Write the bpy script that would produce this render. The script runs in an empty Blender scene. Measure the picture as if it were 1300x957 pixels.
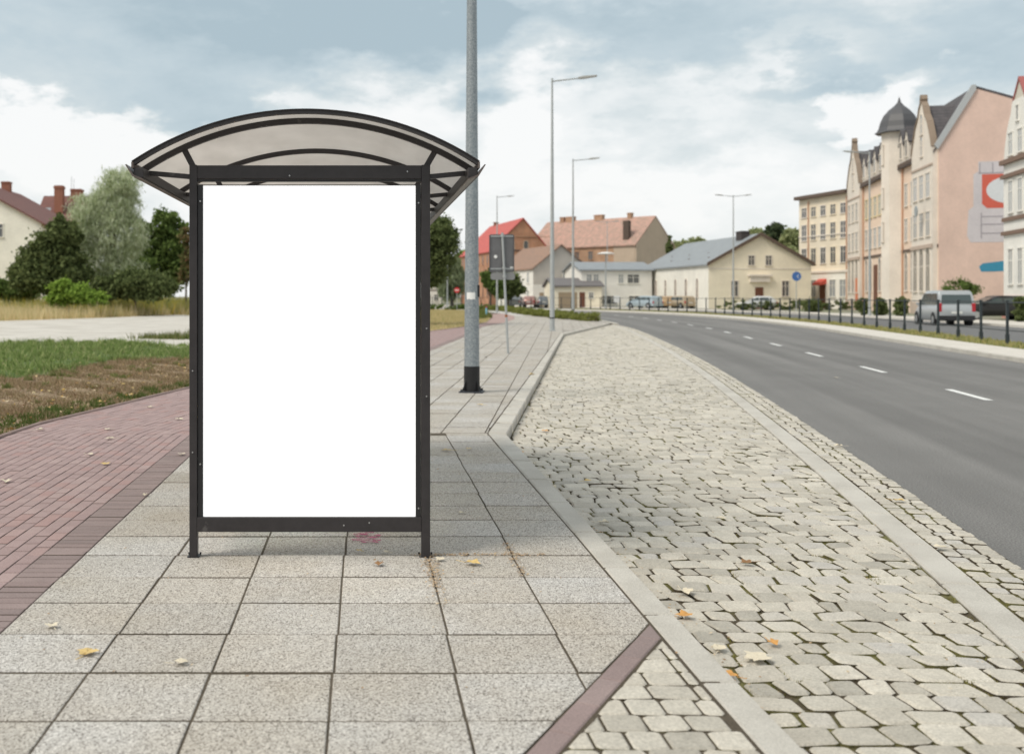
import bpy, math, random
import numpy as np
from mathutils import Vector, Matrix
R = math.radians
random.seed(7); rng = np.random.default_rng(7)
scene = bpy.context.scene
COL = scene.collection
EYE = 1.54
# ------------------------------------------------------------------ camera
cam_d = bpy.data.cameras.new("camera"); cam = bpy.data.objects.new("camera", cam_d); COL.objects.link(cam)
cam.location = (0, 0, EYE); cam.rotation_euler = (R(90), 0, 0)
cam_d.sensor_width = 36; cam_d.sensor_fit = 'HORIZONTAL'; cam_d.lens = 37.77
cam_d.shift_x = 0.1477; cam_d.shift_y = -0.0788
cam_d.clip_start = 0.1; cam_d.clip_end = 3000
cam_d.dof.use_dof = True; cam_d.dof.focus_distance = 7.3; cam_d.dof.aperture_fstop = 2.3
scene.camera = cam
# ------------------------------------------------------------------ sky
SUN_EL, SUN_AZ = 50, 243          # azimuth clockwise from +Y
w = bpy.data.worlds.new("World"); scene.world = w; w.use_nodes = True
nt = w.node_tree; N = nt.nodes; Lk = nt.links; N.clear()
def nd(t, **k):
    n = N.new(t)
    for a, b in k.items(): setattr(n, a, b)
    return n
out = nd('ShaderNodeOutputWorld'); bg = nd('ShaderNodeBackground'); bg.inputs[1].default_value = 0.1
sky = nd('ShaderNodeTexSky'); sky.sky_type = 'NISHITA'; sky.sun_disc = False
sky.sun_elevation = R(SUN_EL); sky.sun_rotation = R(SUN_AZ); sky.air_density = 1.2; sky.dust_density = 2.0
tc = nd('ShaderNodeTexCoord')
def m_(op, a, b=None, c=None, clamp=False):
    n = nd('ShaderNodeMath', operation=op); n.use_clamp = clamp
    for i, v in enumerate((a, b, c)):
        if v is None: continue
        if isinstance(v, (int, float)): n.inputs[i].default_value = v
        else: Lk.new(v, n.inputs[i])
    return n.outputs[0]
mp = nd('ShaderNodeMapping'); mp.inputs['Scale'].default_value = (1, 1, 2.4); Lk.new(tc.outputs['Generated'], mp.inputs[0])
def noise(scale, det, rough, dist=0.0, off=(0, 0, 0)):
    mm = nd('ShaderNodeMapping'); mm.inputs['Location'].default_value = off; Lk.new(mp.outputs[0], mm.inputs[0])
    n = nd('ShaderNodeTexNoise'); n.inputs['Scale'].default_value = scale; n.inputs['Detail'].default_value = det
    n.inputs['Roughness'].default_value = rough; n.inputs['Distortion'].default_value = dist
    Lk.new(mm.outputs[0], n.inputs['Vector']); return n.outputs['Fac']
nA = noise(3.2, 8, .55, .4, (1.3, .4, .2)); nB = noise(9, 8, .6, .3, (4, 2, 1)); nC = noise(26, 6, .65, .2, (2, 5, 3))
warp = nd('ShaderNodeTexNoise'); warp.inputs['Scale'].default_value = 7; warp.inputs['Detail'].default_value = 7; warp.inputs['Roughness'].default_value = .62
Lk.new(mp.outputs[0], warp.inputs['Vector'])
wv = nd('ShaderNodeVectorMath', operation='SUBTRACT'); Lk.new(warp.outputs['Color'], wv.inputs[0]); wv.inputs[1].default_value = (.5, .5, .5)
ws = nd('ShaderNodeVectorMath', operation='SCALE'); Lk.new(wv.outputs[0], ws.inputs[0]); ws.inputs['Scale'].default_value = .20
dv = nd('ShaderNodeVectorMath', operation='ADD'); Lk.new(tc.outputs['Generated'], dv.inputs[0]); Lk.new(ws.outputs[0], dv.inputs[1])
def blob(px, py, sx, sz, amp, soft=1.0):
    d = Vector(((px-458)/1364, 1, (376-py)/1364)).normalized()
    s = nd('ShaderNodeVectorMath', operation='SUBTRACT'); Lk.new(dv.outputs[0], s.inputs[0]); s.inputs[1].default_value = d
    k = nd('ShaderNodeVectorMath', operation='MULTIPLY'); Lk.new(s.outputs[0], k.inputs[0]); k.inputs[1].default_value = (1364/sx, 1364/sx*.5, 1364/sz)
    l = nd('ShaderNodeVectorMath', operation='LENGTH'); Lk.new(k.outputs[0], l.inputs[0])
    r = nd('ShaderNodeMapRange'); r.interpolation_type = 'SMOOTHSTEP'
    Lk.new(l.outputs['Value'], r.inputs[0]); r.inputs[1].default_value = max(0, 1-soft); r.inputs[2].default_value = 1.0+soft*.25
    r.inputs[3].default_value = amp; r.inputs[4].default_value = 0
    return r.outputs[0]
sep = nd('ShaderNodeSeparateXYZ'); Lk.new(tc.outputs['Generated'], sep.inputs[0])
elev = sep.outputs['Z']
f = m_('ADD', m_('MULTIPLY', nA, .95), m_('ADD', m_('MULTIPLY', nB, .50), m_('MULTIPLY', nC, .16)))
hz = nd('ShaderNodeMapRange'); Lk.new(elev, hz.inputs[0]); hz.inputs[1].default_value = .02; hz.inputs[2].default_value = .30
hz.inputs[3].default_value = .05; hz.inputs[4].default_value = -.12
f = m_('ADD', f, hz.outputs[0])
for b in ((150, 30, 560, 128, -.34, .3), (470, 20, 330, 90, -.28, .5), (870, 25, 190, 62, -.34, .7), (1220, 50, 230, 75, -.33, .7), (1010, 105, 120, 32, -.22, .7), (830, 190, 120, 30, -.14, .8), (330, 60, 120, 40, .12, .9),
          (600, 8, 70, 40, -.35, .8), (980, 150, 160, 50, -.14, .8), (690, 70, 90, 60, .20, .6), (1112, 142, 70, 42, .32, .3), (1180, 95, 40, 24, .22, .4),
          (80, 175, 300, 45, .22, .5), (1020, 60, 110, 30, .14, .7), (650, 160, 70, 60, .16, .5)):
    f = m_('ADD', f, blob(*b))
f = m_('ADD', m_('MULTIPLY', m_('SUBTRACT', f, .55), 1.35), .50)
cr = nd('ShaderNodeValToRGB'); Lk.new(f, cr.inputs[0]); e = cr.color_ramp
e.elements[0].position = -.0; e.elements[0].color = (.40, .50, .555, 1)
e.elements[1].position = 1.02; e.elements[1].color = (.90, .905, .90, 1)
for p, c in ((.30, (.51, .60, .645, 1)), (.52, (.60, .67, .695, 1)), (.66, (.67, .725, .74, 1)), (.80, (.79, .82, .825, 1))):
    x = e.elements.new(p); x.color = c
sc = nd('ShaderNodeVectorMath', operation='SCALE'); Lk.new(cr.outputs[0], sc.inputs[0]); sc.inputs['Scale'].default_value = 8.2
mx = nd('ShaderNodeMix', data_type='RGBA'); mx.inputs['Factor'].default_value = .93
Lk.new(sky.outputs[0], mx.inputs['A']); Lk.new(sc.outputs[0], mx.inputs['B'])
Lk.new(mx.outputs['Result'], bg.inputs[0]); Lk.new(bg.outputs[0], out.inputs[0])
# ------------------------------------------------------------------ sun
sd = bpy.data.lights.new("sun", 'SUN'); sd.energy = 1.9; sd.angle = R(22); sd.color = (1, .93, .82)
so = bpy.data.objects.new("sun", sd); COL.objects.link(so)
az = R(SUN_AZ); el = R(SUN_EL)
sv = Vector((math.sin(az)*math.cos(el), math.cos(az)*math.cos(el), math.sin(el)))
so.rotation_euler = sv.to_track_quat('Z', 'Y').to_euler(); so.location = (-20, 0, 40)
vs = scene.view_settings; vs.view_transform = 'Standard'; vs.look = 'None'; vs.gamma = 1; vs.exposure = 0.42
vs.use_curve_mapping = False

# ------------------------------------------------------------------ helpers
def P(px, py, Y): return Vector(((px-458)/1364*Y, Y, EYE+(376-py)/1364*Y))
def XP(px, Y): return (px-458)/1364*Y
class MB:
    def __init__(s): s.v = []; s.f = []; s.m = []
    def add(s, vs_, fs, mi=0):
        b = len(s.v); s.v += [tuple(q) for q in vs_]; s.f += [tuple(b+i for i in q) for q in fs]; s.m += [mi]*len(fs); return s
    def box(s, x0, x1, y0, y1, z0, z1, mi=0):
        return s.add([(x0,y0,z0),(x1,y0,z0),(x1,y1,z0),(x0,y1,z0),(x0,y0,z1),(x1,y0,z1),(x1,y1,z1),(x0,y1,z1)],
                     [(0,3,2,1),(4,5,6,7),(0,1,5,4),(1,2,6,5),(2,3,7,6),(3,0,4,7)], mi)
    def bar(s, a, b, w, h=None, up=(0,0,1), mi=0):
        a = Vector(a); b = Vector(b); h = h or w; d = (b-a).normalized(); u = Vector(up)
        if abs(d.dot(u)) > .98: u = Vector((0,1,0))
        r = d.cross(u).normalized(); u = r.cross(d).normalized(); r = r*w/2; u = u*h/2
        return s.add([a-r-u,a+r-u,a+r+u,a-r+u,b-r-u,b+r-u,b+r+u,b-r+u],[(0,3,2,1),(4,5,6,7),(0,1,5,4),(1,2,6,5),(2,3,7,6),(3,0,4,7)],mi)
    def cyl(s, a, b, r0, r1=None, n=12, mi=0, cap=True):
        a = Vector(a); b = Vector(b); r1 = r0 if r1 is None else r1; d = (b-a).normalized()
        u = Vector((0,0,1)) if abs(d.z) < .9 else Vector((1,0,0)); x = d.cross(u).normalized(); y = d.cross(x).normalized()
        # keep orientation outwards
        vs_ = []; 
        for c, r in ((a, r0), (b, r1)):
            for i in range(n):
                t = 2*math.pi*i/n; vs_.append(c + x*r*math.cos(t) - y*r*math.sin(t))
        fs = [(i, n+i, n+(i+1)%n, (i+1)%n)[::-1] for i in range(n)]
        if cap: fs += [tuple(range(n)), tuple(range(2*n-1, n-1, -1))]
        return s.add(vs_, fs, mi)
    def tube(s, pts, rs, n=8, mi=0):
        for i in range(len(pts)-1): s.cyl(pts[i], pts[i+1], rs[i], rs[i+1], n, mi, cap=True)
        return s
    def prism(s, poly, axis, a, b, mi=0):
        n = len(poly)
        def mk(p, t):
            if axis == 'x': return (t, p[0], p[1])
            if axis == 'y': return (p[0], t, p[1])
            return (p[0], p[1], t)
        vs_ = [mk(p, a) for p in poly] + [mk(p, b) for p in poly]
        fs = [tuple(range(n))[::-1], tuple(range(n, 2*n))] + [(i, (i+1)%n, n+(i+1)%n, n+i) for i in range(n)]
        if axis == 'y': fs = [q[::-1] for q in fs]
        return s.add(vs_, fs, mi)
    def lathe(s, prof, c=(0,0,0), n=20, mi=0):
        vs_ = []; 
        for r, z in prof:
            for i in range(n):
                t = 2*math.pi*i/n; vs_.append((c[0]+r*math.cos(t), c[1]+r*math.sin(t), c[2]+z))
        fs = [(k*n+i, k*n+(i+1)%n, (k+1)*n+(i+1)%n, (k+1)*n+i) for k in range(len(prof)-1) for i in range(n)]
        return s.add(vs_, fs, mi)
    def build(s, name, mats, parent=None, smooth=False, bevel=0, loc=None):
        me = bpy.data.meshes.new(name); me.from_pydata(s.v, [], s.f)
        if not isinstance(mats, (list, tuple)): mats = [mats]
        for q in mats: me.materials.append(q)
        if len(mats) > 1: me.polygons.foreach_set('material_index', s.m)
        if smooth: me.polygons.foreach_set('use_smooth', [True]*len(me.polygons))
        me.update(); o = bpy.data.objects.new(name, me); COL.objects.link(o)
        if parent: o.parent = parent
        if loc is not None: o.location = loc
        if bevel:
            b = o.modifiers.new('bevel', 'BEVEL'); b.width = bevel; b.segments = 2; b.limit_method = 'ANGLE'
        if smooth:
            try: me.set_sharp_from_angle(angle=R(40))
            except Exception: pass
        return o
def tag(o, label=None, cat=None, group=None, kind=None):
    if label: o['label'] = label
    if cat: o['category'] = cat
    if group: o['group'] = group
    if kind: o['kind'] = kind
    return o
def empty(name, loc, label, cat, group=None, rz=0):
    o = bpy.data.objects.new(name, None); o.empty_display_size = .3; COL.objects.link(o); o.location = loc; o.rotation_euler = (0,0,rz)
    return tag(o, label, cat, group)
def kids(o): return [c for c in COL.objects if c.parent == o]
def copy_tree(o, parent=None):
    c = o.copy(); COL.objects.link(c); c.parent = parent
    for ch in kids(o): copy_tree(ch, c)
    return c
def struct(o): o['kind'] = 'structure'; return o

# ------------------------------------------------------------------ materials
_mc = {}
def mat(name, col, rough=.7, metal=0, var=.0, vscale=3, fine=0, fscale=60, bump=0, bscale=80, col2=None, rnd=None, rndv=0, spec=.4, coord='Object', emit=None, vthr=None):
    """principled material: col mixed with col2 by noise, per-island variation, fine speckle, bump"""
    if name in _mc: return _mc[name]
    m = bpy.data.materials.new(name); m.use_nodes = True; t = m.node_tree; n = t.nodes; l = t.links
    b = n['Principled BSDF']; b.inputs['Roughness'].default_value = rough; b.inputs['Metallic'].default_value = metal
    b.inputs['Specular IOR Level'].default_value = spec
    tcn = n.new('ShaderNodeTexCoord'); vec = tcn.outputs[coord]
    cur = None
    def rgb(c):
        r = n.new('ShaderNodeRGB'); r.outputs[0].default_value = (*c, 1); return r.outputs[0]
    def mixc(fac, a, bb, mode='MIX'):
        x = n.new('ShaderNodeMix'); x.data_type = 'RGBA'; x.blend_type = mode
        if isinstance(fac, (int, float)): x.inputs['Factor'].default_value = fac
        else: l.new(fac, x.inputs['Factor'])
        l.new(a, x.inputs['A']); l.new(bb, x.inputs['B']); return x.outputs['Result']
    def noi(sc_, det=6, ro=.6):
        x = n.new('ShaderNodeTexNoise'); x.inputs['Scale'].default_value = sc_; x.inputs['Detail'].default_value = det; x.inputs['Roughness'].default_value = ro
        l.new(vec, x.inputs['Vector']); return x.outputs['Fac']
    def rng_(v, a, bb, c=0, d=1):
        x = n.new('ShaderNodeMapRange'); l.new(v, x.inputs[0])
        for i, q in enumerate((a, bb, c, d)): x.inputs[i+1].default_value = q
        return x.outputs[0]
    if rnd:
        g = n.new('ShaderNodeNewGeometry'); r = n.new('ShaderNodeValToRGB'); l.new(g.outputs['Random Per Island'], r.inputs[0])
        els = r.color_ramp.elements; els[0].position = 0; els[0].color = (*rnd[0], 1); els[1].position = 1; els[1].color = (*rnd[-1], 1)
        for i, c in enumerate(rnd[1:-1]):
            q = els.new((i+1)/(len(rnd)-1)); q.color = (*c, 1)
        cur = r.outputs[0]
    else: cur = rgb(col)
    if col2:
        a, bb = vthr or (.42, .62)
        cur = mixc(rng_(noi(vscale), a, bb), cur, rgb(col2))
    if var:
        v = rng_(noi(vscale*1.7), .25, .75, 1-var, 1+var)
        x = n.new('ShaderNodeVectorMath'); x.operation = 'SCALE'; l.new(cur, x.inputs[0]); l.new(v, x.inputs['Scale']); cur = x.outputs[0]
    if fine:
        v = rng_(noi(fscale, 3, .7), .3, .7, 1-fine, 1+fine)
        x = n.new('ShaderNodeVectorMath'); x.operation = 'SCALE'; l.new(cur, x.inputs[0]); l.new(v, x.inputs['Scale']); cur = x.outputs[0]
    l.new(cur, b.inputs['Base Color'])
    if bump:
        bp = n.new('ShaderNodeBump'); bp.inputs['Strength'].default_value = bump; bp.inputs['Distance'].default_value = .01
        l.new(noi(bscale, 5, .65), bp.inputs['Height']); l.new(bp.outputs[0], b.inputs['Normal'])
    if emit:
        b.inputs['Emission Color'].default_value = (*emit[:3], 1); b.inputs['Emission Strength'].default_value = emit[3]
    _mc[name] = m; return m
def leafmat(name, cols, trans=.35):
    if name in _mc: return _mc[name]
    m = bpy.data.materials.new(name); m.use_nodes = True; t = m.node_tree; n = t.nodes; l = t.links; n.clear()
    o = n.new('ShaderNodeOutputMaterial'); d = n.new('ShaderNodeBsdfDiffuse'); tr = n.new('ShaderNodeBsdfTranslucent'); x = n.new('ShaderNodeMixShader')
    g = n.new('ShaderNodeNewGeometry'); r = n.new('ShaderNodeValToRGB'); l.new(g.outputs['Random Per Island'], r.inputs[0])
    els = r.color_ramp.elements; els[0].color = (*cols[0], 1); els[1].color = (*cols[-1], 1)
    for i, c in enumerate(cols[1:-1]):
        q = els.new((i+1)/(len(cols)-1)); q.color = (*c, 1)
    l.new(r.outputs[0], d.inputs[0]); l.new(r.outputs[0], tr.inputs[0]); x.inputs[0].default_value = trans
    l.new(d.outputs[0], x.inputs[1]); l.new(tr.outputs[0], x.inputs[2]); l.new(x.outputs[0], o.inputs[0])
    _mc[name] = m; return m
FRAME = mat('frame_paint', (.033,.029,.030), .45, col2=(.085,.078,.075), vscale=9, vthr=(.66,.72), var=.2, bump=.08, bscale=40)
FRAME2 = mat('inner_frame_paint', (.018,.018,.020), .4)
GALV = mat('galvanised_steel', (.33,.36,.375), .5, .4, col2=(.22,.25,.27), vscale=34, fine=.25, fscale=120, vthr=(.4,.6))
GALV2 = mat('painted_steel', (.40,.42,.42), .55, .3, var=.1, vscale=3)
BLACKP = mat('black_bitumen_paint', (.012,.012,.013), .5, fine=.3, fscale=40)
BOLT = mat('zinc_bolt', (.45,.45,.45), .35, .8)
WHITE = mat('white_paint', (.78,.78,.76), .6, var=.04)
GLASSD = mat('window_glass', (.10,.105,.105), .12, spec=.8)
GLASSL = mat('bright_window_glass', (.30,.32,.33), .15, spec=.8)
# ------------------------------------------------------------------ road curves
E = [(0.4,-8),(2.4,0),(4.85,10),(7.5,21.5),(9.5,31),(11.5,41.4),(13.6,53),(14.75,62),(15.9,72),(17.2,83),(18,95),(17.6,107),(15.6,120),(11.5,133),(6,145),(-3,160),(-16,177),(-40,200)]
F = [(8.3,-10),(10.2,-2),(12.4,8.5),(15,20.3),(17,29.7),(19.5,40.5),(22.2,52),(24,61),(25.6,70.5),(26.8,82),(27.1,94),(25.9,108.5),(22.6,124),(17.5,138),(11,151),(2,166),(-10,183),(-32,207)]
def cat_rom(pts, k=14):
    o = []
    for i in range(len(pts)-1):
        p0 = pts[max(i-1,0)]; p1 = pts[i]; p2 = pts[i+1]; p3 = pts[min(i+2, len(pts)-1)]
        for j in range(k):
            t = j/k
            o.append(tuple(.5*(2*p1[a]+(p2[a]-p0[a])*t+(2*p0[a]-5*p1[a]+4*p2[a]-p3[a])*t*t+(3*p1[a]-p0[a]-3*p2[a]+p3[a])*t**3) for a in (0,1)))
    o.append(tuple(pts[-1])); return o
def offset(poly, d):     # + = to the right of travel
    o = []
    for i, p in enumerate(poly):
        a = poly[max(i-1,0)]; b = poly[min(i+1,len(poly)-1)]; t = Vector((b[0]-a[0], b[1]-a[1])).normalized()
        dd = d(i) if callable(d) else d
        o.append((p[0]+t.y*dd, p[1]-t.x*dd))
    return o
Es = cat_rom(E); Fs = cat_rom(F)
def ribbon(mb, A, B, za, zb, mi=0):
    n = len(A); za_ = za; 
    vs_ = [(a[0],a[1],za) for a in A] + [(b[0],b[1],zb) for b in B]
    return mb.add(vs_, [(i, n+i, n+i+1, i+1) for i in range(n-1)], mi)
def polyX(poly, Y):
    for i in range(len(poly)-1):
        if poly[i][1] <= Y <= poly[i+1][1]:
            t = (Y-poly[i][1])/(poly[i+1][1]-poly[i][1]); return poly[i][0]+t*(poly[i+1][0]-poly[i][0])
    return poly[0][0] if Y < poly[0][1] else poly[-1][0]
def slope(poly, Y): return (polyX(poly, Y+.5)-polyX(poly, Y-.5))
def EX(Y): return polyX(Es, Y)
def FX(Y): return polyX(Fs, Y)
def lerp2_(a, b, t): return (a[0]+(b[0]-a[0])*t, a[1]+(b[1]-a[1])*t)
# surfaces
ASPH = mat('asphalt', (.16,.155,.148), .8, var=.08, vscale=.35, fine=.55, fscale=70, bump=.5, bscale=160)
ASPH2 = mat('asphalt_far', (.135,.135,.135), .85, var=.12, vscale=.3)
CONC = mat('kerb_concrete', (.51,.485,.435), .85, col2=(.43,.405,.36), vscale=1.6, fine=.22, fscale=150, bump=.3, bscale=200)
STONE = mat('granite_sett', (.4,.39,.35), .75, rnd=[(.40,.37,.315),(.53,.49,.415),(.45,.42,.36),(.56,.52,.445),(.36,.335,.285),(.50,.46,.39),(.46,.435,.395)], var=.12, vscale=9, fine=.22, fscale=90, bump=.7, bscale=45)
BED = mat('joint_dirt', (.075,.058,.035), .95, col2=(.14,.13,.045), vscale=1.5, fine=.4, fscale=60, bump=1, bscale=60, vthr=(.46,.56))
BEDS = mat('slab_joint_dirt', (.08,.064,.044), .95, var=.3, vscale=3, fine=.3, fscale=60)
SLAB = None
def slabmat():
    m = bpy.data.materials.new('exposed_aggregate_slab'); m.use_nodes = True; t = m.node_tree; n = t.nodes; l = t.links; b = n['Principled BSDF']
    b.inputs['Roughness'].default_value = .85; b.inputs['Specular IOR Level'].default_value = .3
    tcn = n.new('ShaderNodeTexCoord'); v = tcn.outputs['Object']
    g = n.new('ShaderNodeNewGeometry'); r = n.new('ShaderNodeValToRGB'); l.new(g.outputs['Random Per Island'], r.inputs[0])
    e = r.color_ramp.elements; e[0].color = (.435,.42,.40,1); e[1].color = (.52,.505,.485,1)
    for p, c in ((.3,(.475,.455,.43,1)),(.6,(.45,.43,.40,1)),(.8,(.495,.485,.475,1))): q = e.new(p); q.color = c
    vo = n.new('ShaderNodeTexVoronoi'); vo.inputs['Scale'].default_value = 160; l.new(v, vo.inputs['Vector'])
    rr = n.new('ShaderNodeValToRGB'); l.new(vo.outputs['Color'], rr.inputs[0]); e = rr.color_ramp.elements
    rr.color_ramp.interpolation = 'LINEAR'
    e[0].position = .12; e[0].color = (.28,.26,.24,1); e[1].position = .9; e[1].color = (1.42,1.41,1.38,1)
    q = e.new(.35); q.color = (.80,.78,.75,1); q = e.new(.7); q.color = (1.10,1.09,1.06,1)
    x = n.new('ShaderNodeVectorMath'); x.operation = 'MULTIPLY'; l.new(r.outputs[0], x.inputs[0]); l.new(rr.outputs[0], x.inputs[1])
    # broad stains
    no = n.new('ShaderNodeTexNoise'); no.inputs['Scale'].default_value = 1.1; no.inputs['Detail'].default_value = 7; no.inputs['Roughness'].default_value = .6; l.new(v, no.inputs['Vector'])
    mr = n.new('ShaderNodeMapRange'); l.new(no.outputs['Fac'], mr.inputs[0]); mr.inputs[1].default_value = .35; mr.inputs[2].default_value = .66; mr.inputs[3].default_value = 0; mr.inputs[4].default_value = 1
    mx = n.new('ShaderNodeMix'); mx.data_type = 'RGBA'; mx.blend_type = 'MULTIPLY'; l.new(mr.outputs[0], mx.inputs['Factor']); l.new(x.outputs[0], mx.inputs['A']); mx.inputs['B'].default_value = (.90,.86,.80,1)
    l.new(mx.outputs['Result'], b.inputs['Base Color'])
    bp = n.new('ShaderNodeBump'); bp.inputs['Strength'].default_value = .35; bp.inputs['Distance'].default_value = .004; l.new(vo.outputs['Distance'], bp.inputs['Height']); l.new(bp.outputs[0], b.inputs['Normal'])
    return m
SLAB = slabmat()
BRICK = mat('pink_paving_brick', (.3,.2,.19), .85, rnd=[(.32,.23,.22),(.345,.25,.24),(.305,.22,.212),(.36,.265,.252),(.34,.22,.205)], var=.10, vscale=2.5, fine=.22, fscale=120, bump=.3)
BRICKB = mat('brown_border_brick', (.2,.16,.14), .85, rnd=[(.245,.188,.178),(.275,.212,.20),(.225,.175,.166),(.26,.195,.184)], var=.12, vscale=2.5, fine=.22, fscale=120, bump=.3)
def sheet_mat_bricks(name, c1, c2, mortar, bw, rh, sc):
    m = bpy.data.materials.new(name); m.use_nodes = True; t = m.node_tree; n = t.nodes; l = t.links; b = n['Principled BSDF']; b.inputs['Roughness'].default_value = .85
    tcn = n.new('ShaderNodeTexCoord'); br = n.new('ShaderNodeTexBrick'); l.new(tcn.outputs['Object'], br.inputs['Vector'])
    br.inputs['Scale'].default_value = sc; br.inputs['Color1'].default_value = (*c1,1); br.inputs['Color2'].default_value = (*c2,1); br.inputs['Mortar'].default_value = (*mortar,1)
    br.inputs['Brick Width'].default_value = bw; br.inputs['Row Height'].default_value = rh; br.inputs['Mortar Size'].default_value = .01; br.offset = 0
    l.new(br.outputs['Color'], b.inputs['Base Color']); return m
# clipping helpers
def clip(poly, a, b, c):          # keep a*x+b*y<=c
    o = []
    for i in range(len(poly)):
        p = poly[i]; q = poly[(i+1) % len(poly)]; dp = a*p[0]+b*p[1]-c; dq = a*q[0]+b*q[1]-c
        if dp <= 0: o.append(p)
        if (dp < 0 < dq) or (dq < 0 < dp):
            t = dp/(dp-dq); o.append((p[0]+t*(q[0]-p[0]), p[1]+t*(q[1]-p[1])))
    return o
def clip_right(poly, curve, margin=0):   # keep left side (smaller X) of the curve x=c(Y)
    if not poly: return poly
    Y = sum(p[1] for p in poly)/len(poly); k = slope(curve, Y); x = polyX(curve, Y)-margin
    return clip(poly, 1, -k, x-k*Y)
def clip_left(poly, curve, margin=0):
    if not poly: return poly
    Y = sum(p[1] for p in poly)/len(poly); k = slope(curve, Y); x = polyX(curve, Y)+margin
    return clip(poly, -1, k, -(x-k*Y))
def area(p): return .5*sum(p[i][0]*p[(i+1)%len(p)][1]-p[(i+1)%len(p)][0]*p[i][1] for i in range(len(p)))
def clean(p, eps=.012):
    o = []
    for q in p:
        if not o or math.hypot(q[0]-o[-1][0], q[1]-o[-1][1]) > eps: o.append(q)
    while len(o) > 2 and math.hypot(o[0][0]-o[-1][0], o[0][1]-o[-1][1]) <= eps: o.pop()
    return o
def inset(p, d):
    n = len(p); o = []
    L = []
    for i in range(n):
        a = p[i]; b = p[(i+1)%n]; dx, dy = b[0]-a[0], b[1]-a[1]; l = math.hypot(dx, dy) or 1e-9
        nx, ny = -dy/l, dx/l; L.append((nx, ny, nx*a[0]+ny*a[1]+d))
    for i in range(n):
        a = L[i-1]; b = L[i]; det = a[0]*b[1]-a[1]*b[0]
        if abs(det) < .05: q = p[i]; o.append((q[0]+(a[0]+b[0])/2*d, q[1]+(a[1]+b[1])/2*d))
        else: o.append(((a[2]*b[1]-a[1]*b[2])/det, (a[0]*b[2]-a[2]*b[0])/det))
    return o
def chamf(p, c):
    n = len(p); o = []
    for i in range(n):
        v = p[i]; a = p[i-1]; b = p[(i+1)%n]
        for q in (a, b):
            l = math.hypot(q[0]-v[0], q[1]-v[1]) or 1e-9; t = min(c*random.uniform(.5, 1.4)/l, .42)
            o.append((v[0]+(q[0]-v[0])*t, v[1]+(q[1]-v[1])*t))
    return o
def paver(mb, poly, z, gap, bev, depth, ch=0, tilt=0, mi=0, amin=.0012):
    poly = clean(poly)
    if len(poly) < 3 or area(poly) < amin: return
    p = inset(poly, gap)
    if area(p) < amin*.6: return
    if ch: p = chamf(p, ch)
    q = inset(p, bev)
    if area(q) < amin*.3: return
    cx = sum(a[0] for a in p)/len(p); cy = sum(a[1] for a in p)/len(p); tx = random.gauss(0, tilt); ty = random.gauss(0, tilt); n = len(p)
    def zz(a): return z+(a[0]-cx)*tx+(a[1]-cy)*ty
    vs_ = [(a[0], a[1], zz(a)) for a in q] + [(a[0], a[1], zz(a)-bev*.8) for a in p] + [(a[0], a[1], z-depth) for a in p]
    fs = [tuple(range(n))] + [(n+i, n+(i+1)%n, (i+1)%n, i) for i in range(n)] + [(2*n+i, 2*n+(i+1)%n, n+(i+1)%n, n+i) for i in range(n)]
    b0_ = len(mb.f); mb.add(vs_, fs, mi)
    for k_ in range(b0_+1+n, len(mb.f)): mb.m[k_] = 1        # dirty stone sides down in the joint
# ------------------------------------------------------------------ ground
GROUND = mat('field_ground', (.13,.135,.06), .95, col2=(.22,.19,.11), vscale=.12, var=.2, fine=.3, fscale=6)
g = MB(); g.add([(-900,-60,-.16),(900,-60,-.16),(900,2200,-.16),(-900,2200,-.16)], [(0,1,2,3)]); struct(g.build('ground', GROUND))
# road surface
g = MB(); NL = 12; Ea = offset(Es, -.02); Fa = offset(Fs, .02); lat = []; lon = []
Ssr = [0]
for i in range(1, len(Ea)): Ssr.append(Ssr[-1]+math.hypot(Ea[i][0]-Ea[i-1][0], Ea[i][1]-Ea[i-1][1]))
for i in range(len(Ea)):
    for k in range(NL+1):
        g.v.append((*lerp2_(Ea[i], Fa[i], k/NL), -.1)); lat.append(k/NL); lon.append(Ssr[i])
for i in range(len(Ea)-1):
    for k in range(NL):
        a_ = i*(NL+1)+k; g.f.append((a_, a_+1, a_+NL+2, a_+NL+1)); g.m.append(0)
ro = struct(g.build('road', ASPH))
for nm_, vals in (('lat', lat), ('lon', lon)):
    at_ = ro.data.attributes.new(nm_, 'FLOAT', 'POINT'); at_.data.foreach_set('value', vals)
t_ = ASPH.node_tree; n_ = t_.nodes; l_ = t_.links; pb = n_['Principled BSDF']; src = pb.inputs['Base Color'].links[0].from_socket
a1 = n_.new('ShaderNodeAttribute'); a1.attribute_name = 'lat'; a2 = n_.new('ShaderNodeAttribute'); a2.attribute_name = 'lon'
cx = n_.new('ShaderNodeCombineXYZ'); q1 = n_.new('ShaderNodeMath'); q1.operation = 'MULTIPLY'; q1.inputs[1].default_value = 9; l_.new(a1.outputs['Fac'], q1.inputs[0]); q2 = n_.new('ShaderNodeMath'); q2.operation = 'MULTIPLY'; q2.inputs[1].default_value = .035; l_.new(a2.outputs['Fac'], q2.inputs[0])
l_.new(q1.outputs[0], cx.inputs[0]); l_.new(q2.outputs[0], cx.inputs[1]); nz = n_.new('ShaderNodeTexNoise'); nz.inputs['Scale'].default_value = 1; nz.inputs['Detail'].default_value = 3; l_.new(cx.outputs[0], nz.inputs['Vector'])
mr_ = n_.new('ShaderNodeMapRange'); l_.new(nz.outputs['Fac'], mr_.inputs[0]); mr_.inputs[1].default_value = .3; mr_.inputs[2].default_value = .7; mr_.inputs[3].default_value = .78; mr_.inputs[4].default_value = 1.30
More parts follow.
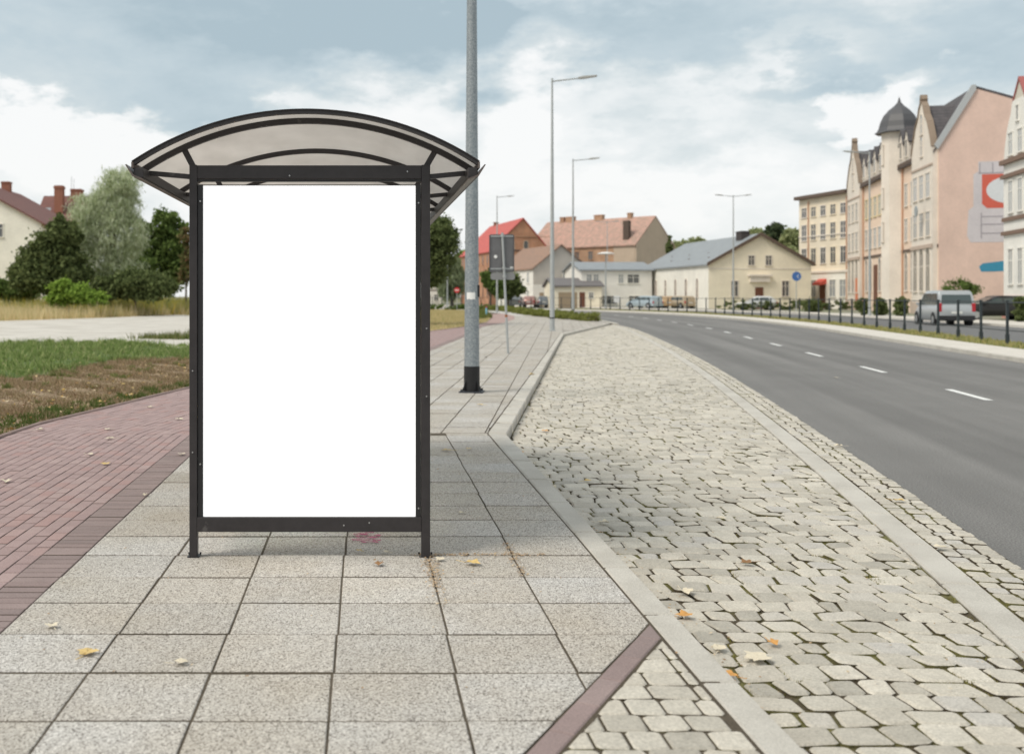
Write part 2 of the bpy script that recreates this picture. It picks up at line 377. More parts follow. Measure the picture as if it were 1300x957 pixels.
vs2 = n_.new('ShaderNodeVectorMath'); vs2.operation = 'SCALE'; l_.new(src, vs2.inputs[0]); l_.new(mr_.outputs[0], vs2.inputs['Scale']); l_.new(vs2.outputs[0], pb.inputs['Base Color'])
PAINT = mat('road_marking_paint', (.72,.72,.70), .6, var=.1, vscale=20, fine=.15)
def lerp2(a, b, t): return (a[0]+(b[0]-a[0])*t, a[1]+(b[1]-a[1])*t)
mid = [lerp2(a, b, .44) for a, b in zip(Es, Fs)]
def arc(poly):
    s = [0]
    for i in range(1, len(poly)): s.append(s[-1]+math.hypot(poly[i][0]-poly[i-1][0], poly[i][1]-poly[i-1][1]))
    return s
def at_s(poly, S, s):
    for i in range(len(S)-1):
        if S[i] <= s <= S[i+1]:
            t = (s-S[i])/(S[i+1]-S[i]); a, b = poly[i], poly[i+1]; d = Vector((b[0]-a[0], b[1]-a[1])).normalized()
            return Vector(lerp2(a, b, t)), d
    a, b = poly[-2], poly[-1]; return Vector(b), Vector((b[0]-a[0], b[1]-a[1])).normalized()
Sm = arc(mid); s0 = next(s for s, p in zip(Sm, mid) if p[1] > 16.5)
mk = MB(); s = s0-6.3*2
while s < Sm[-1]-4:
    a, d = at_s(mid, Sm, s); b, _ = at_s(mid, Sm, s+2.05); r = Vector((d.y, -d.x))*.065
    mk.add([(*(a-r), -.096), (*(a+r), -.096), (*(b+r), -.096), (*(b-r), -.096)], [(0,1,2,3)]); s += 6.3
struct(mk.build('road_marking', PAINT))
# far kerb, median paving, verge, second road, far pavement
PAVEF = mat('far_median_paving', (.58,.545,.49), .9, var=.08, vscale=.8, fine=.15, fscale=20)
VERGE = mat('verge_soil', (.20,.19,.08), .95, col2=(.13,.15,.05), vscale=1.3, fine=.4, fscale=14)
def kerb_line(poly, z0, z1, width, name, step=1.0, m=CONC, gap=.004, bev=.012):
    S = arc(poly); k = MB(); s = 0
    while s < S[-1]-.05:
        e = min(s+step, S[-1]); a, da = at_s(poly, S, s+gap); b, db = at_s(poly, S, e-gap)
        na = Vector((da.y, -da.x)); nb = Vector((db.y, -db.x))
        if (e-s) < step*.6: nb = na
        A, B, C, D = a, b, b+nb*width, a+na*width          # width to the right
        zt = z1+random.gauss(0, .0015)
        q = [A, D, C, B]; qi = inset([tuple(x) for x in q], bev)
        vs_ = [(*x, zt) for x in qi]+[(x.x, x.y, zt-bev) for x in q]+[(x.x, x.y, z0) for x in q]
        k.add(vs_, [(0,1,2,3)]+[(4+i, 4+(i+1)%4, (i+1)%4, i) for i in range(4)]+[(8+i, 8+(i+1)%4, 4+(i+1)%4, 4+i) for i in range(4)])
        s = e
    return struct(k.build(name, m))
F0 = Fs[8:]
kerb_line(F0, -.3, .02, .15, 'far_kerb', 2.0)
g = MB(); ribbon(g, offset(F0, .14), offset(F0, 1.45), .016, .05); struct(g.build('far_pavement', PAVEF))
g = MB(); ribbon(g, offset(F0, 1.44), offset(F0, 3.1), .045, .045); struct(g.build('verge', VERGE))
g = MB(); ribbon(g, offset(F0, 3.0), offset(F0, 9.5), .02, .02); struct(g.build('second_road', ASPH2))
g = MB(); ribbon(g, offset(F0, 9.45), offset(F0, 13.0), .12, .12); ribbon(g, offset(F0, 9.45), offset(F0, 9.46), 0, .12); struct(g.build('far_sidewalk', PAVEF))
YARD = mat('yard_ground', (.27,.26,.22), .95, col2=(.16,.18,.09), vscale=.25, var=.1)
g = MB(); ribbon(g, offset(F0, 12.9), offset(F0, 60), .09, .09); struct(g.build('yard', YARD))
# ------------------------------------------------------------------ near pavement
Pc = [(-1.65,-3),(-1.65,12.0),(-1.2,14.6),(1.9,30),(4.0,41),(6.1,53.8),(8.2,62),(10.3,72),(12,84),(12.6,95)]       # path / slab border
Qc = [(-4.2,-3),(-4.1,6),(-3.95,11),(-3.86,12.9),(-3.5,14.7),(-2.87,18),(-.45,30),(2.94,46.7),(5.2,53.8),(7.5,63.6),(9.0,74),(10,84),(10.5,95)]
KO = [(1.51,-3),(1.51,4.3),(1.54,7),(1.63,12.0),(5.65,31.3),(8.26,43.75),(14.05,60.8)]    # kerb outer edge
KI = offset(KO, -.15)
KI[3] = (1.43, 12.1); KI[5] = (8.15, 43.95)
BL = [(p[0]-.62, p[1]+.1) for p in Es if p[1] < 61.5]   # bay right boundary (inner edge of flat strip)
g = MB(); g.add([(-1.7,-3,-.0045),(1.42,-3,-.0045),(1.46,12,-.0045),(8.2,43.9,-.0045),(13.9,60.8,-.0045),(14.1,68,-.0045),(12.4,84,-.0045),(10.3,72,-.0045),(6.1,53.8,-.0045),(4,41,-.0045),(1.9,30,-.0045),(-1.2,14.6,-.0045),(-1.7,12,-.0045)], [tuple(range(13))])
struct(g.build('pavement_bed', BEDS))
sl = MB()
dgA, dgB = (1.40, 5.13), (.476, 3.485)      # diagonal line of the red brick strip
ddx, ddy = dgB[0]-dgA[0], dgB[1]-dgA[1]; dl = math.hypot(ddx, ddy); dn = (-ddy/dl, ddx/dl)   # normal
if dn[0]*(0-dgA[0])+dn[1]*(10-dgA[1]) > 0: dn = (-dn[0], -dn[1])       # dn points to lower right
dc = dn[0]*dgA[0]+dn[1]*dgA[1]
j = -8
while True:
    y0 = 4.40+.5*j; y1 = y0+.5
    if y0 > 12.05: break
    y1c = min(y1, 12.12)
    for i in range(-1, 6):
        x0 = -1.11+.5*i+.003*math.sin(j*1.7); x1 = x0+.5
        if i == -1: x0 -= .1
        sh = .008*(y0-4.3)
        p = [(x0+sh, y0), (x1+sh, y0), (x1+sh, y1c), (x0+sh, y1c)]
        p = clip(p, -1, 0, 1.65); p = clip_right(p, KI, .006)
        if p: p = clip(p, dn[0], dn[1], dc)
        if p: paver(sl, [(a_+(.001 if a_ < sum(q_[0] for q_ in p)/len(p) else -.001), b_+(.0055 if b_ < sum(q_[1] for q_ in p)/len(p) else -.0055)) for a_, b_ in p], random.gauss(0, .0016), .0038, .004, .05, 0, .002)
    j += 1
r = 0; yb = 12.12
while yb < 83:
    y1 = yb+.5 if yb < 66 else yb+1.0
    for i in range(-3, 34):
        def xx(y): return -1.10+.5*i+.185*(y-12.1)
        p = [(xx(yb), yb), (xx(yb)+.5, yb), (xx(y1)+.5, y1), (xx(y1), y1)]
        if xx(yb) > 16: continue
        p = clip_left(p, Pc)
        if yb < 60.8: p = clip_right(p, KI, .006)
        else: p = clip_right(p, offset(Es, -.32), 0)
        if p and len(p) > 2: paver(sl, p, random.gauss(0, .0016), .0070, .004, .05, 0, .002)
    yb = y1
struct(sl.build('pavement_slabs', [SLAB, BEDS]))
# diagonal strip of long pink bricks and the triangle of setts
st = MB(); u = (ddx/dl, ddy/dl)
for k in range(10):
    a = k*.30-.0; b = a+.30
    q = [(dgA[0]+u[0]*a, dgA[1]+u[1]*a), (dgA[0]+u[0]*a+dn[0]*.10, dgA[1]+u[1]*a+dn[1]*.10), (dgA[0]+u[0]*b+dn[0]*.10, dgA[1]+u[1]*b+dn[1]*.10), (dgA[0]+u[0]*b, dgA[1]+u[1]*b)]
    if area(q) < 0: q = q[::-1]
    q = clip_right(q, KI, .006)
    if q: paver(st, q, .001, .003, .006, .05)
struct(st.build('paving_brick_strip', [BRICKB, BEDS]))
KERB = kerb_line(KO, -.3, .004, -.15, 'kerb', 1.0) if False else None
# kerb: mitred polyline blocks
def kerb_between(A, B, z0, z1, name, step=1.0, m=CONC):
    k = MB(); bev = .012
    for i in range(len(A)-1):
        a0, a1 = Vector(A[i]), Vector(A[i+1]); b0, b1 = Vector(B[i]), Vector(B[i+1]); n = max(1, round((a1-a0).length/step))
        for j in range(n):
            t0 = j/n; t1 = (j+1)/n; g_ = .004/step
            ta = t0+g_ if j else t0+.002/step; tb = t1-.002/step
            q = [a0.lerp(a1, ta), b0.lerp(b1, ta), b0.lerp(b1, tb), a0.lerp(a1, tb)]
            qq = [tuple(x) for x in q]
            if area(qq) < 0: qq = qq[::-1]
            qi = inset(qq, bev); zt = z1+random.gauss(0, .0015)
            k.add([(*x, zt) for x in qi]+[(*x, zt-bev) for x in qq]+[(*x, z0) for x in qq],
                  [(0,1,2,3)]+[(4+i_, 4+(i_+1)%4, (i_+1)%4, i_) for i_ in range(4)]+[(8+i_, 8+(i_+1)%4, 4+(i_+1)%4, 4+i_) for i_ in range(4)])
    return struct(k.build(name, m))
kerb_between(KO, KI, -.3, .004, 'kerb')
Eo = [p for p in Es if p[1] > 60.2]
kerb_between(offset(Eo, -.02)[::2], offset(Eo, -.17)[::2], -.3, .004, 'kerb', 2.0)
# flat strip and gutter setts
En = [p for p in Es if p[1] < 63]
kerb_between(offset(En, -.38)[::4], offset(En, -.58)[::4], -.3, -.094, 'concrete_edge_strip', 1.0)
gt = MB(); Sg = arc(En); s = 0
while s < Sg[-1]-.2:
    L_ = random.uniform(.10, .14)
    a, da = at_s(En, Sg, s); b, db = at_s(En, Sg, s+L_); na = Vector((-da.y, da.x)); nb = Vector((-db.y, db.x))
    cuts = [0, .12+random.uniform(-.015,.015), .245+random.uniform(-.015,.015), .37]
    for k in range(3):
        q = [tuple(a+na*cuts[k]), tuple(b+nb*cuts[k]), tuple(b+nb*cuts[k+1]), tuple(a+na*cuts[k+1])]
        if area(q) < 0: q = q[::-1]
        paver(gt, q, -.1+max(-.004, random.gauss(0, .003)), .0075, .008, .05, .014, .02)
    s += L_
struct(gt.build('gutter_setts', [STONE, BED]))
# bay: cobble bed and setts
g = MB(); 
ys = [-3+.8*i for i in range(81)]
ys = [y for y in ys if y < 61]
A = [(polyX(KO, y)-.05, y) for y in ys]; B = [(EX(y)+.02, y) for y in ys]
ribbon(g, A, B, -.1155, -.1155); struct(g.build('cobble_bed', BED))
cb = MB(); y = 1.6; row = 0
def wav(x, y): return .022*math.sin(x*2.1+y*.8)+.010*math.sin(x*5.3-y*2.2)+.006*math.sin(x*9.1+y*3.1)
BLs = offset(Es, -.585)
prev = None
while y < 60.5:
    hh = random.uniform(.145, .195) if y < 34 else .2
    xl = polyX(KO, y)-.1+random.uniform(-.15, 0); xr = polyX(BLs, y)+.2; x = xl; ea = (x, x)
    while x < xr:
        ww = random.uniform(.125, .225) if y < 34 else random.uniform(.17, .27)
        if random.random() < .06: ww *= .7
        x += ww; tl = random.gauss(0, .008); eb = (x-tl, x+tl)
        q = [(ea[0], y+wav(ea[0],y)), (eb[0], y+wav(eb[0],y)), (eb[1], y+hh+wav(eb[1],y+hh)), (ea[1], y+hh+wav(ea[1],y+hh))]
        mx_ = ((q[2][0]+q[3][0])/2, (q[2][1]+q[3][1])/2+random.uniform(0,.006)); mb_ = ((q[0][0]+q[1][0])/2, (q[0][1]+q[1][1])/2-random.uniform(0,.006))
        q = [q[0], mb_, q[1], q[2], mx_, q[3]]; ea = eb
        q = clip_left(q, KO, .006); q = clip_right(q, BLs, .0) if q else q
        if q and len(q) > 2 and area(q) > .002:
            g_ = random.uniform(.0048,.0085)+(.004 if random.random() < .08 else 0)
            paver(cb, q, -.1+max(-.004, random.gauss(0, .0028)), g_, .011, .04, .017, .035, amin=.003)
    y += hh; row += 1
struct(cb.build('cobblestone_bay', [STONE, BED]))
# triangle of setts at lower right of slabs
tr = MB(); y = 2.6
while y < 5.2:
    x = .2
    while x < 1.5:
        ww = random.uniform(.12,.19); q = [(x,y+random.gauss(0,.006)),(x+ww,y+random.gauss(0,.006)),(x+ww,y+.15),(x,y+.15)]
        q = clip(q, -dn[0], -dn[1], -(dc+.108)); q = clip_right(q, KI, .01) if q else q
        if q and len(q) > 2 and area(q) > .0015: paver(tr, q, .005+random.uniform(-.001,.003), .0045, .008, .05, .014, .015)
        x += ww
    y += .15
struct(tr.build('sett_triangle', [STONE, BED]))
# moss tufts in joints (stuff)
# ------------------------------------------------------------------ brick path
bk = MB(); bb = MB(); y = -2.0
Pb = [(p[0]-.25, p[1]) for p in Pc]
while y < 60:
    for i in range(0, 30):
        off = .1 if i % 2 else 0
        def bx(yy): return polyX(Pb, yy)-.1*i
        y0 = y+off; y1 = y0+.2
        if bx(y0)-.1 < polyX(Qc, y0)-.25: break
        q = [(bx(y0)-.1, y0), (bx(y0), y0), (bx(y1), y1), (bx(y1)-.1, y1)]
        q = [(a_, b_+(.0026 if k_ < 2 else -.0026)) for k_, (a_, b_) in enumerate(q)]; q = clip_left(q, Qc, .005)
        if q and len(q) > 2: paver(bk, q, random.gauss(0,.001), .0032, .003, .04, amin=.0008)
    for k in (0, 1):
        y0 = y+.1*k; y1 = y0+.1; q = [(polyX(Pb, y0), y0), (polyX(Pc, y0), y0), (polyX(Pc, y1), y1), (polyX(Pb, y1), y1)]
        q = [(a_, b_+(.0026 if k_ < 2 else -.0026)) for k_, (a_, b_) in enumerate(q)]; paver(bb, q, random.gauss(0,.001), .0036, .003, .04)
    y += .2
struct(bk.build('brick_path', [BRICK, BEDS])); struct(bb.build('brick_path_border', [BRICKB, BEDS]))
g = MB(); ys = [-3+i for i in range(98)]
ribbon(g, [(polyX(Qc, y_)-.03, y_) for y_ in ys], [(polyX(Pc, y_)+.02, y_) for y_ in ys], -.004, -.004); struct(g.build('path_bed', mat('path_bed', (.075,.055,.05), .95)))
g = MB(); ys = [59.8+i for i in range(36)]
ribbon(g, [(polyX(Qc, y_), y_) for y_ in ys], [(polyX(Pc, y_), y_) for y_ in ys], .001, .001); struct(g.build('far_path', mat('pink_far_path', (.36,.25,.225), .9, var=.08)))
Qk = [(polyX(Qc, y_), y_) for y_ in [-3+i*1.0 for i in range(97)]]
kerb_between(Qk, offset(Qk, -.06), -.2, .022, 'path_edging', 1.0, mat('edging_stone', (.26,.19,.17), .9, var=.15))
FARP = sheet_mat_bricks('far_slabs', (.50,.475,.44), (.46,.44,.41), (.25,.22,.19), 1.0, 1.0, 2.0)
ys = [82+i*2 for i in range(12)]
ys2 = [66+i*2 for i in range(30)]
g = MB(); ribbon(g, [(min(polyX(Pc, y_), 13.4)-.05 if y_ < 95 else 12.4, y_) for y_ in ys2 if y_ < 112], [(EX(y_)-.16, y_) for y_ in ys2 if y_ < 112], -.004, -.004)
struct(g.build('pavement_far', FARP))
# ------------------------------------------------------------------ lawn, concrete lot
LAWN = mat('dry_lawn_soil', (.22,.155,.10), .95, col2=(.32,.245,.155), vscale=1.4, var=.15, fine=.35, fscale=25, bump=1, bscale=30)
STRAW = mat('straw_lawn', (.46,.37,.21), .95, col2=(.27,.25,.12), vscale=.35, var=.1, fine=.25, fscale=10, bump=1, bscale=12)
ysl = [-10, 0, 6, 11, 13, 15, 18, 24, 30, 38, 46.7]
g = MB(); ribbon(g, [(-160, y_) for y_ in ysl], [(polyX(Qc, y_)-.055, y_) for y_ in ysl], -.012, -.012); struct(g.build('dry_lawn', LAWN))
ysl = [46.7, 53.8, 63.6, 74, 84, 95, 105, 115, 124, 134, 145, 158, 172, 190]
def rx(y_): return polyX(Qc, y_)-.055 if y_ < 92 else polyX([(10.4,92),(12.3,104),(11.5,118),(7.5,130),(3,142),(-6,156),(-19,172),(-40,190)], y_)
g = MB(); ribbon(g, [(-160, y_) for y_ in ysl], [(rx(y_), y_) for y_ in ysl], -.012, -.012); struct(g.build('straw_lawn', STRAW))
CONCL = mat('old_concrete', (.56,.53,.48), .92, col2=(.46,.43,.38), vscale=.5, var=.08, fine=.15, fscale=18, bump=.4, bscale=10)
def ragged(pts, amp, step):
    o = []
    for i in range(len(pts)):
        a = Vector(pts[i]); b = Vector(pts[(i+1)%len(pts)]); n = max(1, int((b-a).length/step))
        for j in range(n): o.append(tuple(a.lerp(b, j/n)+Vector((random.gauss(0,amp), random.gauss(0,amp)))))
    return o
lot = ragged([(-60,44),(-30,39),(-11.6,35),(-7.9,36.8),(-5,31.2),(-1.5,32),(-.2,38),(1.5,46),(0,56),(-8,72),(-15,90),(-18.5,77),(-23,65),(-60,63)], .22, .8)
g = MB(); n_ = len(lot); g.add([(x, y_, -.005) for x, y_ in lot], [tuple(range(n_))]); struct(g.build('concrete_lot', CONCL))
# ------------------------------------------------------------------ grass
def inpoly(x, y, poly):
    c = np.zeros(len(x), bool); j = len(poly)-1
    for i in range(len(poly)):
        xi, yi = poly[i]; xj, yj = poly[j]
        c ^= ((yi > y) != (yj > y)) & (x < (xj-xi)*(y-yi)/((yj-yi) or 1e-9)+xi); j = i
    return c
def tris_obj(name, V, m, quad=False):
    k = 4 if quad else 3; n = len(V)//k
    me = bpy.data.meshes.new(name); me.vertices.add(len(V)); me.vertices.foreach_set('co', V.astype(np.float32).ravel())
    me.loops.add(len(V)); me.loops.foreach_set('vertex_index', np.arange(len(V), dtype=np.int32))
    me.polygons.add(n); me.polygons.foreach_set('loop_start', np.arange(0, len(V), k, dtype=np.int32)); me.polygons.foreach_set('loop_total', np.full(n, k, np.int32))
    me.materials.append(m); me.update(calc_edges=True); me.validate()
    o = bpy.data.objects.new(name, me); COL.objects.link(o); return o
def blades(poly, n, h0, h1, wd, lean=.35, clump=0, z=-.012, hfun=None):
    xs = [p[0] for p in poly]; ys_ = [p[1] for p in poly]
    x = rng.uniform(min(xs), max(xs), n*3); y = rng.uniform(min(ys_), max(ys_), n*3)
    if clump:
        k = len(x)//clump; cx = rng.uniform(min(xs), max(xs), k); cy = rng.uniform(min(ys_), max(ys_), k); idx = rng.integers(0, k, len(x))
        x = cx[idx]+rng.normal(0, h1*.35, len(x)); y = cy[idx]+rng.normal(0, h1*.35, len(x))
    ok = inpoly(x, y, poly); x = x[ok][:n]; y = y[ok][:n]; n = len(x)
    h = rng.uniform(h0, h1, n)*(.55+.75*(np.sin(x*1.3+y*.7)*np.sin(y*1.1-x*.4)*.5+.5))
    if hfun is not None: h = h*hfun(x, y)
    a = rng.uniform(0, 2*np.pi, n); la = rng.uniform(0, 2*np.pi, n); le = rng.uniform(0, lean, n)*h
    w_ = wd*rng.uniform(.6, 1.4, n)
    b0 = np.stack([x-np.cos(a)*w_, y-np.sin(a)*w_, np.full(n, z)], 1); b1 = np.stack([x+np.cos(a)*w_, y+np.sin(a)*w_, np.full(n, z)], 1)
    t = np.stack([x+np.cos(la)*le, y+np.sin(la)*le, z+h], 1)
    return np.stack([b0, b1, t], 1).reshape(-1, 3)
green_poly = [(-26,24),(-12,19.5),(-6.7,19.9),(-6.1,21.4),(-6.2,25),(-4.3,27.2),(-3.2,27),(-2.2,29),(-4.0,31.4),(-5.1,31.8),(-7.9,37.2),(-9.3,36.2),(-11.8,35.4),(-30,39)]
gp = ragged(green_poly, .38, .45)
V = np.concatenate([blades(gp, 60000, .05, .14, .010, .9), blades(gp, 14000, .12, .26, .016, 1.0, 40), blades(gp, 16000, .08, .16, .035, 1.6, 60)])
tag(tris_obj('green_grass', V, leafmat('green_grass_blades', [(.10,.15,.045),(.26,.35,.11),(.12,.18,.055),(.38,.44,.18),(.18,.26,.08),(.52,.50,.26)])), 'lush green grass band between the brown lawn and the pale concrete lot', 'grass', kind='stuff')
g = MB(); g.add([(x, y_, -.008) for x, y_ in gp], [tuple(range(len(gp)))]); struct(g.build('green_lawn', mat('green_soil', (.09,.13,.045), .95, var=.3, vscale=2)))
brown_poly = [(-12,9),(-4.1,9),(-3.98,11.5),(-3.9,13),(-3.58,14.8),(-2.95,18),(-.6,29.8),(-2.2,29),(-3.2,27),(-4.3,27.2),(-6.2,25),(-6.1,21.4),(-6.7,19.9),(-12,19.5)]
V = blades(brown_poly, 110000, .025, .085, .007, 1.4, hfun=lambda x, y: np.clip(.85+.45*np.sin(x*2.3+y*.9)*np.sin(y*1.9-x*1.3)+.5*np.sin(x*6.1+y*4.7), .12, 1.5))
tag(tris_obj('dry_grass', V, leafmat('dry_grass_blades', [(.38,.28,.18),(.17,.115,.07),(.54,.42,.28),(.28,.19,.12),(.17,.17,.07),(.46,.33,.21)])), 'short withered brown grass beside the brick path', 'grass', kind='stuff')
mix_poly = [(-12,16),(-6.0,17),(-4.6,20),(-3.3,24),(-2.4,28),(-3.2,29),(-6.2,26),(-7,21),(-12,20.5)]
Vm = np.concatenate([blades(brown_poly, 6000, .02, .08, .010, 1.2, 60), blades(mix_poly, 5000, .03, .11, .012, 1.0, 80)])
tag(tris_obj('sparse_grass', Vm, leafmat('sparse_grass_blades', [(.12,.16,.05),(.22,.24,.09),(.32,.30,.14)])), 'sparse green tufts scattered through the withered brown lawn', 'grass', kind='stuff')
edge_poly = [(-4.15,9),(-3.98,11.5),(-3.92,13),(-3.6,14.8),(-2.98,18),(-2.2,22),(-2.7,22),(-3.4,18.2),(-4.15,15),(-4.6,13.3),(-4.9,11),(-4.9,9)]
V = blades(edge_poly, 9000, .03, .09, .009, 1.0, 30)
tag(tris_obj('edge_grass', V, leafmat('edge_grass_blades', [(.07,.12,.03),(.12,.17,.05),(.18,.17,.07)])), 'thin green grass tufts along the edging of the brick path', 'grass', kind='stuff')
wp = [(-13.5,62),(-8,56),(-1.2,52),(-.5,46),(-3,38.5),(-5.8,38.5),(-9,42),(-7,46),(-4,50)]
weedA = [(-8.6,39.3),(-4.5,37.2),(.2,38.6),(.6,44),(-3.5,42.3)]
V = blades(weedA, 7000, .12, .38, .018, .7, 30)
tag(tris_obj('weeds', V, leafmat('weed_blades', [(.12,.15,.05),(.24,.23,.10),(.10,.17,.04),(.33,.28,.15)])), 'patch of weeds growing out of the pale concrete lot', 'weeds', kind='stuff')
tall_poly = [(-70,66),(-23,65.5),(-18.8,77),(-15.5,89),(-9,97),(-6,110),(-70,110)]
V = blades(tall_poly, 90000, .45, 1.15, .028, .45, 0)
tag(tris_obj('tall_dry_grass', V, leafmat('straw_blades', [(.76,.62,.38),(.62,.52,.30),(.85,.72,.46),(.44,.42,.20),(.70,.57,.35)], .5)), 'tall straw coloured grass along the far edge of the concrete lot', 'grass', kind='stuff')
gr_poly = [(-20,79),(-15.3,90),(-12,96),(0,99),(4,112),(-20,112),(-32,100),(-30,84)]
V = blades(gr_poly, 45000, .5, 1.5, .035, .5, 40)
tag(tris_obj('goldenrod', V, leafmat('goldenrod_blades', [(.20,.26,.08),(.40,.40,.13),(.80,.64,.10),(.28,.32,.10),(.55,.47,.22)], .5)), 'mass of yellow flowering weeds in front of the trees', 'weeds', kind='stuff')
slp = [(-1,45),(2.8,47),(5.1,54),(7.4,63.7),(8.9,74),(9.9,84),(10.3,92),(12,104),(11,118),(0,126),(-12,100)]
V = blades(slp, 70000, .05, .16, .022, .9)
tag(tris_obj('straw_grass', V, leafmat('straw_lawn_blades', [(.60,.49,.28),(.50,.41,.22),(.36,.35,.15),(.66,.53,.33)], .35)), 'straw coloured lawn between the brick path and the far road bend', 'grass', kind='stuff')
slp2 = [(8.0,72),(9.3,76),(10.1,86),(10.9,95),(9.6,95),(8.7,86),(7.6,76)]
V = blades(slp2, 7000, .1, .45, .035, .8, 30)
tag(tris_obj('green_weeds', V, leafmat('gweed', [(.10,.15,.04),(.22,.22,.08),(.14,.18,.05)])), 'green weeds at the far corner of the straw lawn by the small blue post', 'weeds', kind='stuff')
FA = offset(F0, 1.5); FB = offset(F0, 2.95); vp = [p for p in FA if p[1] < 125]+[p for p in FB if p[1] < 125][::-1]
V = blades(vp, 60000, .05, .17, .02, .9, z=.045)
tag(tris_obj('verge_grass', V, leafmat('verge_blades', [(.30,.30,.10),(.46,.39,.18),(.20,.25,.07),(.52,.44,.22),(.36,.34,.13)], .35)), 'narrow strip of yellow green grass under the railing of the median', 'grass', kind='stuff')
# moss and weeds in sett joints
def moss(n):
    x = []; y = []
    yy = 4+ 40*rng.uniform(0, 1, n)**1.6; k0 = np.array([polyX(KO, q) for q in yy]); k1 = np.array([polyX(BLs, q) for q in yy])
    # clustered toward the right half of the bay
    u = rng.beta(2.2, 1.6, n); xx = k0+(k1-k0)*u
    keep = (np.sin(xx*2.3+yy*1.1)+np.sin(xx*5.1-yy*2.7)+np.sin(yy*3.9+xx)) > .35
    xx = xx[keep]; yy = yy[keep]; m_ = 14
    X = np.repeat(xx, m_)+rng.normal(0, .022, len(xx)*m_); Yv = np.repeat(yy, m_)+rng.normal(0, .013, len(xx)*m_); n2 = len(X)
    a = rng.uniform(0, 2*np.pi, n2); w_ = rng.uniform(.002, .005, n2); h = rng.uniform(.002, .010, n2); z = -.1155
    b0 = np.stack([X-np.cos(a)*w_, Yv-np.sin(a)*w_, np.full(n2, z)], 1); b1 = np.stack([X+np.cos(a)*w_, Yv+np.sin(a)*w_, np.full(n2, z)], 1)
    t = np.stack([X+rng.normal(0,.004,n2), Yv+rng.normal(0,.004,n2), z+.005+h*.95], 1)
    return np.stack([b0, b1, t], 1).reshape(-1, 3)
tag(tris_obj('joint_moss', moss(12000), leafmat('moss_blades', [(.17,.16,.045),(.24,.20,.08),(.14,.16,.04),(.28,.22,.10)], .1)), 'moss and dry weed growing in the joints between the cobblestones', 'moss', kind='stuff')
# ------------------------------------------------------------------ bus shelter
YP = 6.36; XL, XR = -1.012, .410; XCR = -.315
sh = empty('bus_shelter', (-.30, YP, 0), 'dark metal bus shelter with curved roof and large blank white poster in its end frame', 'bus shelter')
def loc(x, y, z=0): return (x+.30, y-YP, z)
def SB(f):
    mb = MB(); f(mb); mb.v = [(x+.30, y-YP, z) for x, y, z in mb.v]; return mb
ribs = [6.36, 7.68, 9.0, 10.32]
Rr = 1.80; apex = 2.600; zc = apex-Rr; half = math.asin(.99/Rr)
def ap(t, dr=0, c=None): return ((XCR if c is None else c)+(Rr+dr)*math.sin(t), zc+(Rr+dr)*math.cos(t))
zE = ap(half)[1]
def ringarc(mb, y0, y1, r0, r1, n=36, hf=half):
    for i in range(n):
        t0 = -hf+2*hf*i/n; t1 = -hf+2*hf*(i+1)/n
        a, b, c, d = ap(t0, r0), ap(t1, r0), ap(t1, r1), ap(t0, r1)
        mb.add([(a[0],y0,a[1]),(b[0],y0,b[1]),(c[0],y0,c[1]),(d[0],y0,d[1]),(a[0],y1,a[1]),(b[0],y1,b[1]),(c[0],y1,c[1]),(d[0],y1,d[1])],
               [(0,1,2,3),(7,6,5,4),(1,0,4,5),(3,2,6,7)] + ([(0,3,7,4)] if i == 0 else []) + ([(1,5,6,2)] if i == n-1 else []))
# posts
for k, yy in enumerate((YP, 7.68, 9.0, 10.32)):
    for (xa, xb) in ((XL, XL+.046), (XR-.052, XR)):
        o = SB(lambda mb: mb.box(xa, xb, yy-.02, yy+.04, .0, 2.315)).build('post', FRAME, sh, bevel=.004)
        SB(lambda mb: (mb.box(xa-.012, xb+.012, yy-.022, yy+.055, -.002, .005), mb.cyl((xa-.011, yy+.045, .004), (xa-.011, yy+.045, .016), .006, n=6), mb.cyl((xb+.011, yy+.045, .004), (xb+.011, yy+.045, .016), .006, n=6))).build('foot_plate', FRAME2, sh)
        # strut up to the rib
        s_ = -1 if xa < 0 else 1; xc = (xa+xb)/2; t = math.asin((xc+s_*.055-XCR)/Rr)
        SB(lambda mb: mb.bar((xc, yy+.005, 2.30), (xc+s_*.06, yy+.005, ap(t)[1]-.03), .030, .034)).build('strut', FRAME, sh)
        te = s_*half; SB(lambda mb: mb.bar((xc, yy+.008, 2.245), (XCR+s_*(.99-.05), yy+.008, zE-.035), .026, .028)).build('strut', FRAME, sh)
# cross beams
for k, yy in enumerate(ribs):
    SB(lambda mb: mb.box(XL+.046, XR-.052, yy-.017, yy+.036, 2.232, 2.312)).build('top_beam', FRAME, sh, bevel=.003)
SB(lambda mb: mb.box(XL+.046, XR-.052, YP-.022, YP+.036, .150, .237)).build('bottom_beam', FRAME, sh, bevel=.004)
